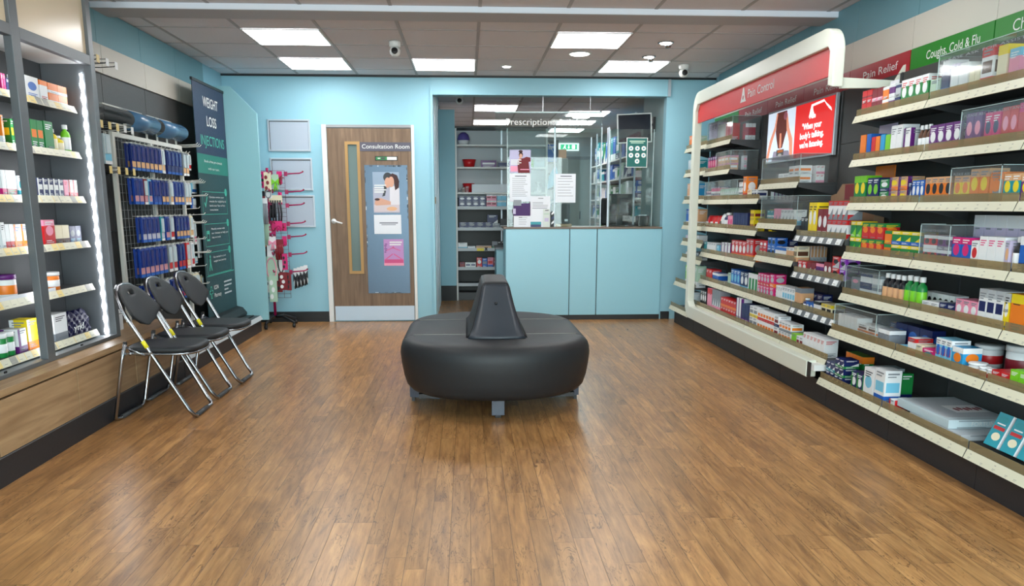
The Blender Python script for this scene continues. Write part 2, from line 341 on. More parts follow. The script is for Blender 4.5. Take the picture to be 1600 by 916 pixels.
m = MB(); rr = random.Random(3)
for k in range(46):
    e = k % 4; q = rr.random(); l = rr.uniform(.01, .04)
    if e == 0: a, b, c_, d = -1.066, .6 + q, -1.058, .6 + q + l
    elif e == 1: a, b, c_, d = -.634, .8 + q * .8, -.624, .8 + q * .8 + l
    elif e == 2: a, b, c_, d = -1.05 + q * .38, 1.63, -1.05 + q * .38 + l, 1.641
    else: a, b, c_, d = -1.0 + q * .3, .31, -1.0 + q * .3 + l, .316
    F.rect(m, a, b, c_, d, pal('s') if k % 3 == 0 else DGREY, .0006, .0046)
m.build('torn_tape', t)
ZN = ya - .0052
def flat(name, label, cat, kind, o, w, h, group=None, base=PAPER, th=.0008):
    """a sheet: returns (thing, face with 0..1 coordinates on its front)"""
    f = Face(kind, o, w, h); c = f.P(.5, 0)
    t = thing(name, label, cat, tuple(c), group); m = MB(); f.rect(m, 0, 0, 1, 1, base, th); m.build('sheet', t)
    return t, Face(kind, tuple(f.P(0, 0, th)), w, h)
t, f = flat('health_poster', 'poster of two people bent over cooking, high on the blue-grey panel', 'poster', 'B', (-.985, ZN, 1.155), .275, .42, base=mat('poster_lilac_grey', (176, 178, 196), .5))
m = MB(); SK = mat('poster_skin', (214, 164, 140), .6); HR = mat('poster_dark_hair', (62, 34, 34), .6); HB = pal('k')
f.rect(m, 0, .62, 1, 1, mat('poster_sky', (150, 170, 192), .6)); f.ell(m, .57, .87, .17, .12, HB, .0008); f.ell(m, .56, .74, .11, .13, SK, .0009)
f.poly(m, [(.62, .9), (.74, .97), (.92, .92), (1, .78), (.98, .62), (.84, .55), (.8, .78), (.64, .86)], HR, .0012); f.ell(m, .7, .76, .11, .13, SK, .0013)
f.poly(m, [(.4, .7), (.52, .62), (.45, .42), (.34, .4), (.42, .55)], HB, .0009); f.poly(m, [(.62, .2), (.64, .62), (.8, .66), (1, .6), (1, .2)], mat('poster_blouse', (222, 220, 226), .6), .001)
f.poly(m, [(.04, .22), (.1, .36), (.3, .36), (.66, .28), (.66, .2), (.1, .18)], SK, .0011); f.ell(m, .15, .33, .1, .03, HR, .0016); f.rect(m, .02, .02, .98, .2, mat('poster_table', (208, 196, 200), .6), .0008); f.ell(m, .7, .1, .2, .05, pal('x2'), .0012)
for k in range(4): f.rect(m, .05, .66 - k * .055, .5 - .08 * (k % 2), .69 - k * .055, WHITE, .0016)
m.build('printed_picture', t)
t, f = flat('paper_notice', 'landscape white paper notice below the cooking poster on the door', 'notice', 'B', (-.985, ZN, .935), .285, .2)
m = MB(); f.rect(m, .2, .55, .88, .6, INK); f.rect(m, .27, .47, .8, .5, INK); m.build('printed_lines', t)
t, f = flat('pink_leaflet', 'lilac and pink leaflet with a coat hanger drawing, lowest on the door', 'leaflet', 'B', (-.892, ZN, .6), .21, .28, base=mat('leaflet_lilac', (190, 140, 196), .5))
m = MB(); f.rect(m, 0, .0, 1, .1, pal('i')); f.rect(m, .02, .1, .98, .24, mat('leaflet_pink', (206, 74, 130), .5)); PK = mat('leaflet_rose', (214, 96, 150), .5)
for p, q in (((.06, .2), (.45, .42)), ((.94, .2), (.5, .42))):
    f.poly(m, [p, (p[0], p[1] + .05), (q[0], q[1] + .05), q], PK, .0009)
f.ell(m, .48, .7, .05, .03, PK, .0009); f.poly(m, [(.1, .55), (.46, .66), (.84, .55), (.84, .58), (.46, .7), (.1, .58)], PK, .0009)
for k in range(2): f.rect(m, .3, .86 - k * .09, .92 - .05 * k, .91 - k * .09, WHITE, .0009)
for k in range(6): f.rect(m, .03 + .03 * (k % 2), .5 + k * .06, .12 + .03 * (k % 3), .53 + k * .06, pal('p'), .0009)
m.build('printed_picture', t)

# three empty snap frames
for k, (z0, z1, x0, x1) in enumerate(((1.78, 2.1, -2.045, -1.612), (1.385, 1.715, -2.04, -1.606), (1.005, 1.338, -2.03, -1.598))):
    t = thing('snap_frame', ('highest', 'middle', 'lowest')[k] + ' of three empty aluminium snap frames beside the walnut door', 'picture frame', ((x0 + x1) / 2, YB, z0), 'empty aluminium snap frames on the teal wall')
    m = MB(); b_ = .018
    for (a0, a1, c0, c1) in ((x0, x0 + b_, z0, z1), (x1 - b_, x1, z0, z1), (x0 + b_, x1 - b_, z0, z0 + b_), (x0 + b_, x1 - b_, z1 - b_, z1)): m.box(a0, YB - .016, c0, a1, YB - .0005, c1, ALU)
    m.build('frame_profile', t, .003); m = MB(); m.box(x0 + b_, YB - .0095, z0 + b_, x0 + b_ + .006, YB - .0062, z1 - b_, DGREY); m.box(x0 + b_ + .006, YB - .0095, z1 - b_ - .006, x1 - b_, YB - .0062, z1 - b_, DGREY); m.box(x0 + b_, YB - .006, z0 + b_, x1 - b_, YB - .0005, z1 - b_, mat('frame_backing', (178, 190, 204), .35)); m.build('backing_sheet', t)  # dark strips inside left and top rims paint the recess shadow

# ------------------------------------------------------------ ceiling fittings
def led(i, j, where):
    x = OX + .6 * i; y = OY + .6 * j
    t = thing('led_panel', where, 'ceiling light', (x + .3, y + .3, ZC - .01), 'square LED ceiling panels')
    m = MB(); a = .018
    for (x0, x1, y0, y1) in ((x + .004, x + .596, y + .004, y + a), (x + .004, x + .596, y + .6 - a, y + .596), (x + .004, x + a, y + a, y + .6 - a), (x + .6 - a, x + .596, y + a, y + .6 - a)): m.box(x0, y0, ZC - .012, x1, y1, ZC - .0045, WHITE)
    m.build('panel_frame', t); m = MB(); m.box(x + a, y + a, ZC - .011, x + .6 - a, y + .6 - a, ZC - .0046, LED); m.build('diffuser', t)
led(0, 0, 'large left LED ceiling panel, nearer of the two above the chairs')
led(0, 2, 'LED ceiling panel above the snap frames, behind the large left one')
led(2, 2, 'LED ceiling panel above the consultation room door corner')
led(4, 0, 'large right LED ceiling panel above the serving counter, nearest the pouffe')
led(5, 2, 'LED ceiling panel beside the white camera at the right')
for (i, j, w_) in ((1, -4, 'out of view LED ceiling panel over the left shop floor'), (5, -4, 'out of view LED ceiling panel over the right shop floor'), (1, -8, 'out of view LED ceiling panel near the left shop window'), (5, -8, 'out of view LED ceiling panel near the right shop window')): led(i, j, w_)
led(3, 7.55, 'first left LED ceiling panel inside the dispensary'); led(3, 10.65, 'second left LED ceiling panel inside the dispensary')
led(5.25, 8.55, 'first right LED ceiling panel inside the dispensary'); led(5.25, 10.65, 'second right LED ceiling panel inside the dispensary'); led(5.25, 12.8, 'farthest LED ceiling panel inside the dispensary') 
def spot(x, y, r, w_, lit=True, tilt=0):
    t = thing('downlight', w_, 'ceiling light', (x, y, ZC), 'recessed round downlights')
    m = MB(); m.lathe([(r + .018, -.004), (r + .014, -.009), (r, -.010), (r, -.0045)], (x, y, ZC), CHROME if tilt else WHITE, 28); m.build('bezel', t)
    m = MB(); m.lathe([(r * .98, -.0101), (r * .9, -.013), (r * .5, -.015)], (x, y, ZC), SPOT, 28); m.build('lens', t)
    if tilt: m = MB(); m.lathe([(r * .5, -.02), (r * .55, -.03), (r * .4, -.045)], (x + .02, y, ZC), CHROME, 20); m.build('lamp_head', t)
spot(1.0, 7.3, .085, 'large round downlight between the two right LED panels'); spot(.39, 7.97, .04, 'small round downlight above the left end of the counter')
spot(1.64, 6.79, .05, 'nearer tilted downlight left of the white header frame', tilt=1); spot(1.64, 7.41, .045, 'farther tilted downlight left of the white header frame', tilt=1); spot(1.72, 12.3, .13, 'big round downlight inside the dispensary')
def cctv(x, y, w_, z=ZC):
    t = thing('security_camera', w_, 'camera', (x, y, z), 'white dome security cameras')
    m = MB(); m.lathe([(.048, -.0045), (.05, -.02), (.045, -.045), (.04, -.05)], (x, y, z), WHITE, 24); m.build('mount', t)
    m = MB(); m.lathe([(.02, -.05), (.038, -.058), (.044, -.078), (.04, -.1), (.026, -.118), (.008, -.122)], (x, y, z), WHITE, 24); m.build('eyeball', t)
    m = MB(); m.lathe([(.0, -.052), (.02, -.05), (.026, -.046), (.024, -.03)], (x, y, z - .083), BLACK, 20, 1); m.build('lens', t)
cctv(-.575, 6.86, 'white security camera on the ceiling above the consultation door'); cctv(2.06, 7.78, 'white security camera near the white header frame'); cctv(-.08, 9.9, 'white security camera inside the dispensary')

# ------------------------------------------------------------ serving counter and glass screens
t = thing('serving_counter', 'pale blue serving counter with three front panels and a brown worktop edge', 'counter', (1.25, YB, 0))
m = MB(); CTR = mat('counter_blue_laminate', (150, 204, 220), .35)
for x0, x1 in ((.408, 1.093), (1.101, 1.39), (1.399, 2.1)):
    m = MB(); m.box(x0, YB - .02, .055, x1, YB, .984, CTR); m.build('front_panel', t, .002)
m = MB(); m.box(.41, YB + .001, .056, 2.1, YB + .04, .984, BLACK); m.box(.41, YB + .041, .056, .45, YB + .62, .984, CTR); m.box(2.04, YB + .121, .056, 2.1, YB + .62, .984, CTR); m.build('carcass', t)
m = MB(); m.box(.385, YB - .025, .985, 2.1, YB + .62, 1.004, mat('worktop_brown', (116, 98, 84), .4)); m.build('worktop', t, .002)
m = MB(); m.box(.42, YB - .004, .0, 2.1, YB + .03, .054, BLACK); m.build('kickboard', t)
t = thing('return_cupboard', 'narrow pale blue cupboard end behind the left end of the counter', 'cupboard', (.36, 9.6, 0))
m = MB(); m.box(.34, 9.5, .06, .46, 10.1, .72, CTR); m.build('cupboard_end', t, .003); m = MB(); m.box(.35, 9.51, 0, .46, 10.1, .059, BLACK); m.build('plinth', t); m = MB(); m.box(.33, 9.48, .721, .47, 10.1, .74, MGREY); m.build('cupboard_top', t)
def pane(x0, x1, z0, z1, y, w_):
    t = thing('glass_screen', w_, 'glass screen', ((x0 + x1) / 2, y, z0), 'clear screens standing on the counter')
    m = MB(); m.box(x0, y - .004, z0, x1, y + .004, z1, GLASS); m.build('pane', t)
    m = MB()
    for x in (x0, x1): m.box(x - .003, y - .0045, z0, x + .003, y + .0045, z1, GLASSE)
    m.build('polished_edge', t)
pane(.43, .93, 1.0045, 2.03, 8.66, 'left clear glass screen on the counter, behind the woman in red poster')
pane(.945, 1.435, 1.0045, 2.03, 8.66, 'middle clear glass screen on the counter, behind the list notice')
pane(1.53, 2.0, 1.0045, 2.03, 8.66, 'right clear glass screen on the counter, by the wall monitor')
for x in (.937, 1.44, 1.52):
    pole_names = {.937: 'left', 1.44: 'middle', 1.52: 'right'}
    m = MB(); m.box(x - .006, 8.672, 1.0045, x + .006, 8.695, 2.05, ALU); solo(m, 'screen_post', pole_names[x] + ' upright aluminium post holding the counter screens', 'post', (x, 8.68, 1.0045), 'aluminium screen posts')
t = thing('prescriptions_sign', 'clear glass strip sign reading Prescriptions & Advice hung above the counter', 'sign', (.866, 8.62, 1.997))
m = MB(); m.box(.304, 8.618, 1.99, 1.43, 8.624, 2.19, GLASS); m.build('glass_strip', t); m = MB(); m.box(.30, 8.612, 2.184, 1.43, 8.63, 2.198, GLASSE); m.box(.8, 8.618, 2.198, .806, 8.624, 2.54, CHROME); m.box(1.3, 8.618, 2.198, 1.306, 8.624, 2.54, CHROME); m.build('hanging_rail', t)
F = Face('B', (0, 8.6175, 0)); FW = mat('frosted_lettering', (138, 146, 152), .5)
F.text('Prescriptions & Advice', WHITE, .416, 2.062, .066, t, w=.91)
# sheets on the screens
G = 8.655
t, f = flat('woman_in_red_poster', 'poster of a woman in a dark red dress with hair in a bun', 'poster', 'B', (.455, G, 1.572), .225, .24, base=mat('poster_lilac', (186, 182, 214), .5))
m = MB(); f.ell(m, .52, .93, .1, .06, HR, .0009); f.ell(m, .53, .78, .1, .13, HR, .0009); f.ell(m, .53, .74, .075, .09, SK, .0012)
f.poly(m, [(.4, .0), (.36, .5), (.5, .62), (.66, .64), (.8, .7), (.98, .66), (1, .5), (.9, .48), (.96, 0)], mat('dress_red', (112, 22, 34), .6), .001); f.poly(m, [(.42, .6), (.5, .7), (.54, .64), (.46, .54)], SK, .0013)
for k in range(4): f.rect(m, .05, .54 - k * .06, .55 - .1 * (k % 2), .58 - k * .06, WHITE, .0016)
f.rect(m, .04, .06, .38, .3, pal('i'), .0009); f.rect(m, .5, .13, .92, .17, pal('i'), .0014); m.build('printed_picture', t)
def notice(w_, x0, z0, wd, hh, n, y=G, head=True):
    t, f = flat('paper_notice', w_, 'notice', 'B', (x0, y, z0), wd, hh); m = MB()
    if head: f.rect(m, .25, .9, .8, .93, INK)
    f.lines(m, .12, .84, .9, n, .7 / n, .012, INK, seed=n); m.build('printed_lines', t)
notice('white printed notice directly under the woman in red poster', .455, 1.272, .225, .292, 10)
notice('list notice with widely spaced lines in the middle of the screen', .945, 1.262, .22, .303, 7)
t, f = flat('green_services_poster', 'green poster with seven white circles in front of the wall monitor', 'poster', 'B', (1.705, G, 1.632), .228, .31, base=mat('poster_green', (16, 98, 92), .5))
m = MB()
for (a, b) in ((0, 0),): 
    f.rect(m, 0, 0, 1, .02, WHITE); f.rect(m, 0, .98, 1, 1, WHITE); f.rect(m, 0, .02, .03, .98, WHITE); f.rect(m, .97, .02, 1, .98, WHITE)
f.rect(m, .14, .86, .88, .9, pal('a2')); f.rect(m, .2, .81, .8, .84, pal('a2'))
for (a, b) in ((.22, .64), (.52, .64), (.82, .64), (.22, .41), (.52, .41), (.82, .41), (.52, .21)): f.ell(m, a, b, .11, .082, WHITE, .001); f.ell(m, a, b, .035, .03, pal('t'), .0014)
m.build('printed_circles', t)
# leaflets standing on the counter
t, f = flat('purple_leaflet_holder', 'clear holder of purple and white leaflets standing on the counter', 'leaflet holder', 'B', (.495, 8.60, 1.0045), .18, .25, base=mat('deep_purple', (62, 14, 92), .5))
m = MB(); f.rect(m, 0, 0, 1, .47, PAPER, .0012); f.rect(m, .3, .4, .5, .42, INK, .0016); f.lines(m, .3, .4, .85, 4, .09, .012, INK, .0018, 3); f.rect(m, -.05, .55, .12, .78, pal('v'), .0012); f.rect(m, 0, .9, .45, 1.14, pal('e'), .0012); m.build('printed_front', t)
m = MB(); m.box(.49, 8.602, 1.0045, .68, 8.65, 1.02, ACR); m.build('holder_base', t)
t, f = flat('white_leaflet_stand', 'tall white leaflet with a teal foot standing on the counter', 'leaflet', 'B', (.672, 8.60, 1.0045), .215, .325, base=PAPER)
m = MB(); f.rect(m, .02, .0, .55, .08, pal('n'), .0012); f.rect(m, .02, .08, .55, .17, pal('t'), .0012); f.rect(m, .4, .92, .65, .94, INK); f.lines(m, .12, .8, .9, 4, .045, .012, INK, seed=2); f.rect(m, .1, .6, .85, .615, INK); m.build('printed_front', t)
t, f = flat('slim_leaflet', 'slim pale leaflet leaning at the right of the tall white one', 'leaflet', 'B', (.81, 8.592, 1.0045), .075, .19, base=mat('pale_paper', (212, 220, 214), .6))
m = MB(); f.rect(m, .3, .9, .8, .95, INK); f.rect(m, .1, .7, .9, .75, pal('a2')); f.rect(m, .2, .3, .8, .5, pal('v')); m.build('printed_front', t)
t = thing('brochure_rack', 'small dark rack of angled blue and white brochures on the counter', 'leaflet holder', (.93, 8.62, 1.0045))
m = MB(); m.box(.895, 8.60, 1.0045, .93, 8.65, 1.16, BLACK); m.build('rack', t)
for k in range(3):
    m = MB(); z = 1.03 + k * .05; m.prism([(.9, 8.598, z), (.928, 8.598, z + .02), (.928, 8.598, z + .045), (.9, 8.598, z + .02)], (0, 0, 0), (0, -.003, 0), pal('n' if k % 2 else 'w')); m.build('brochure', t)
t = thing('till_box', 'black till cabinet with a small white label on the counter', 'till', (1.06, 8.95, 1.0045))
m = MB(); m.box(.955, 8.78, 1.035, 1.12, 9.1, 1.25, BLACK); m.build('body', t, .004); m = MB(); m.box(.94, 8.75, 1.0045, 1.14, 9.12, 1.034, OAK); m.build('wooden_tray', t); m = MB(); m.box(1.065, 8.777, 1.06, 1.1, 8.7795, 1.085, PAPER); m.build('label', t)
t = thing('wall_monitor', 'dark monitor with a white rim on a wall arm, facing the shop', 'monitor', (2.06, 9.0, 2.1))
fm = Face('B', (1.675, 9.02, 1.905), .385, .318, axes=((.999, -.035, .045), (-.045, 0, .999), (-.035, -1, 0)))
m = MB(); fm.rect(m, 0, 0, 1, 1, WHITE, .03, -.03); m.build('monitor_case', t, .004); m = MB(); fm.rect(m, .035, .045, .965, .955, mat('screen_off', (24, 28, 40), .15), .002, .0004); m.build('screen', t)
m = MB(); m.tube([(1.9, 9.05, 2.08), (1.95, 9.1, 2.1), (2.09, 9.1, 2.12)], .014, BLACK); m.box(2.075, 9.06, 2.04, 2.1055, 9.14, 2.2, BLACK); m.build('wall_arm', t)
t = thing('computer', 'dark till computer with keyboard and screen behind the right glass screen', 'computer', (1.75, 9.05, 1.0045))
m = MB(); m.box(1.58, 9.02, 1.12, 1.86, 9.06, 1.36, BLACK); m.build('screen', t, .004); m = MB(); m.box(1.69, 9.06, 1.0045, 1.76, 9.1, 1.13, BLACK); m.box(1.62, 8.99, 1.0045, 1.84, 9.16, 1.016, BLACK); m.build('stand', t); m = MB(); m.box(1.6, 8.84, 1.0045, 1.86, 8.96, 1.02, BLACK); m.build('keyboard', t, .003)
t = thing('receipt_printer', 'small black receipt printer right of the till computer', 'printer', (1.95, 8.95, 1.0045)); m = MB(); m.box(1.9, 8.86, 1.0045, 2.02, 9.02, 1.12, BLACK); m.build('body', t, .01); m = MB(); m.box(1.92, 8.88, 1.1205, 2.0, 8.94, 1.13, PAPER); m.build('paper_slip', t)
t = thing('office_chair', 'dark office chair back seen through the right glass screen', 'chair', (1.72, 9.5, 0))
m = MB(); m.box(1.6, 9.55, 1.0, 1.86, 9.6, 1.32, BLACK); m.build('backrest', t, .02); m = MB(); m.box(1.58, 9.26, .86, 1.88, 9.54, .92, BLACK); m.build('seat', t, .02); m = MB(); m.tube([(1.73, 9.4, .06), (1.73, 9.4, .86)], .025, CHROME); m.tube([(1.73, 9.55, .88), (1.73, 9.61, .95), (1.73, 9.61, 1.1)], .015, BLACK); m.build('gas_post', t)
for k in range(5):
    a = 2 * PI * k / 5; m = MB(); m.tube([(1.73, 9.4, .08), (1.73 + .27 * math.cos(a), 9.4 + .27 * math.sin(a), .05)], .015, BLACK); m.lathe([(.02, -.02), (.025, 0), (.02, .02)], (1.73 + .27 * math.cos(a), 9.4 + .27 * math.sin(a), .0255), BLACK, 12, 0); m.build('leg', t)

# ------------------------------------------------------------ generic goods
def art(mb, f, codes, seed=1, base='w'):
    t = .0005
    if 'L' not in codes and f.w < .3:      # small illegible print
        q = pal('w') if base in 'krdgbnpmtx' or base in ('d2', 'p2', 'c2') else pal('e')
        f.rect(mb, .16, .885, .84, .925, q, .0026); f.rect(mb, .16, .81, .66, .84, q, .0026); f.rect(mb, .14, .08, .78, .105, q, .0026); f.rect(mb, .14, .15, .6, .175, q, .0026)
    elif f.w < .3: f.rect(mb, .3, .09, .86, .12, pal('e'), .0026)
    for i, c in enumerate(codes.split()):
        k, q = c[0], pal(c[1:]); T = t + .0003 * i
        if k == 'T': f.rect(mb, 0, .76, 1, 1, q, T)
        elif k == 'B': f.rect(mb, 0, 0, 1, .28, q, T)
        elif k == 'C': f.rect(mb, .1, .38, .9, .66, q, T)
        elif k == 'O': f.ell(mb, .5, .56, .34, .2, q, T)
        elif k == 'V': f.rect(mb, 0, 0, .26, 1, q, T)
        elif k == 'D': f.poly(mb, [(0, 0), (1, 0), (1, .62)], q, T)
        elif k == 'E': f.rect(mb, 0, .44, 1, .56, q, T)
        elif k == 'L':
            for n in range(3): f.rect(mb, .14, (.86 if i % 2 == 0 else .2) - n * .07, .86 - .14 * n, (.89 if i % 2 == 0 else .23) - n * .07, q, T)
def carton_mesh(w_, h, d, base, codes, kind):
    """front on face kind R (-X), L (+X) or B (-Y); origin at bottom centre of the block"""
    mb = MB(); q = pal(base)
    if kind == 'B':
        mb.box(-w_ / 2, -d / 2, 0, w_ / 2, d / 2, h, q); art(mb, Face('B', (-w_ / 2, -d / 2, 0), w_, h), codes, 1, base)
    else:
        s = 1 if kind == 'L' else -1
        mb.box(-d / 2, -w_ / 2, 0, d / 2, w_ / 2, h, q)
        art(mb, Face(kind, (s * d / 2, -s * w_ / 2, 0), w_, h), codes, 1, base); art(mb, Face('B', (-d / 2, -w_ / 2, 0), d, h), codes, 1, base)
    return mb
def goods(shape, w_, h, d, base, codes, kind, desc):
    """returns a prototype object (not yet placed)"""
    if shape == 'box': return carton_mesh(w_, h, d, base, codes, kind).build(KIND[0], None, 0, (0, 0, 0))
    if shape == 'bag':
        o = thing('pouch', 'x', 'pouch', local=True); mb = MB(); n = 8; vs = []; fs = []
        for j in range(n + 1):
            z = h * j / n; th = d / 2 * math.sqrt(max(0, 1 - (j / n) ** 2)) * .95 + .001; hw = w_ / 2 * (1 - .06 * math.sin(PI * j / n))
            for (sx, sy) in ((-1, -1), (-1, -.4), (-1, .4), (-1, 1), (1, 1), (1, .4), (1, -.4), (1, -1)):
                e = .35 if abs(sy) == 1 else 1; vs.append((sx * th * e, sy * hw, z))
        for j in range(n):
            for i in range(8): fs.append((j * 8 + i, j * 8 + (i + 1) % 8, (j + 1) * 8 + (i + 1) % 8, (j + 1) * 8 + i))
        fs += [tuple(range(8))[::-1], tuple(range(n * 8, n * 8 + 8))]
        mb.add(vs, fs, pal(base)); mb.build('bag_body', o)
        lb = MB(); s = 1 if kind == 'L' else -1; lb.box(s * d * .5, -w_ * .3, h * .2, s * (d * .5 + .001), w_ * .3, h * .5, pal(codes.split()[0])); lb.build('label', o); return o
    r = min(w_, d) / 2 - .0005
    if shape == 'bottle':
        o = thing('bottle', 'x', 'bottle', local=True); mb = MB()
        mb.lathe([(r * .92, 0), (r, .003), (r, h * .62), (r * .86, h * .72), (r * .4, h * .8), (r * .4, h * .84)], (0, 0, 0), pal(base), 16); mb.build('body', o)
        mb = MB(); mb.lathe([(r * .56, h * .8405), (r * .58, h * .85), (r * .58, h * .985), (r * .5, h)], (0, 0, 0), pal('w'), 16); mb.build('cap', o)
        mb = MB(); mb.lathe([(r + .0003, h * .1), (r + .0008, h * .11), (r + .0008, h * .54), (r + .0003, h * .55)], (0, 0, 0), pal(codes), 16); mb.build('label', o); return o
    o = thing('tub', 'x', 'tub', local=True); mb = MB()
    bc = base; lid = 'w'
    if 'purple lid' in desc: lid = 'p'
    mb.lathe([(r * .9, 0), (r * .95, .003), (r * .95, h * .76), (r * .88, h * .8)], (0, 0, 0), pal(bc), 20); mb.build('body', o)
    mb = MB(); mb.lathe([(r * .93, h * .8005), (r, h * .81), (r, h * .985), (r * .95, h)], (0, 0, 0), pal(lid), 20); mb.build('lid', o)
    mb = MB(); mb.lathe([(r * .951, h * .2), (r * .958, h * .21), (r * .958, h * .56), (r * .951, h * .57)], (0, 0, 0), pal(codes), 20); mb.build('label', o); return o
LABELS = {}; KIND = ['carton']
def uniq(s):
    if s in LABELS: print('DUPLABEL', s)
    LABELS[s] = 1
    if len(s.split()) > 16: print('LONG', len(s.split()), s)
    return s
def put(proto, first, loc, label, cat, group):
    if first:
        o = proto; o.location = loc; o['label'] = label; o['category'] = cat
        if group: o['group'] = group
        return o
    o = dup(proto, loc, label, group); return o
SHELF = {'A1': (2.25, 1.8), 'A2': (2.25, 1.555), 'A3': (2.25, 1.29), 'A4': (2.25, 1.03), 'A5': (2.25, 0.865), 'A6': (2.25, 0.7), 'A7': (2.19, 0.445), 'A8': (2.15, 0.19), 'B1': (2.24, 1.788), 'B2': (2.24, 1.538), 'B3': (2.24, 1.281), 'B4': (2.24, 1.034), 'B5': (2.24, 0.792), 'B6': (2.24, 0.535), 'D1': (2.24, 1.387), 'D2': (2.24, 1.097), 'D3': (2.24, 0.849), 'G1': (2.24, 1.029), 'G2': (2.24, 0.781), 'B7': (2.185, 0.293), 'C1': (2.24, 1.732), 'C2': (2.24, 1.486), 'C3': (2.24, 1.241), 'C4': (2.24, 0.955), 'C5': (2.24, 0.709), 'C6': (2.19, 0.49), 'C7': (2.145, 0.189), 'R1': (-2.25, 1.787), 'L1': (-2.25, 1.787), 'R2': (-2.25, 1.531), 'L2': (-2.25, 1.531), 'R3': (-2.25, 1.279), 'L3': (-2.25, 1.279), 'R4': (-2.25, 1.021), 'L4': (-2.25, 1.021), 'R5': (-2.25, 0.767), 'L5': (-2.25, 0.767), 'R6': (-2.25, 0.49), 'L6': (-2.25, 0.49)}
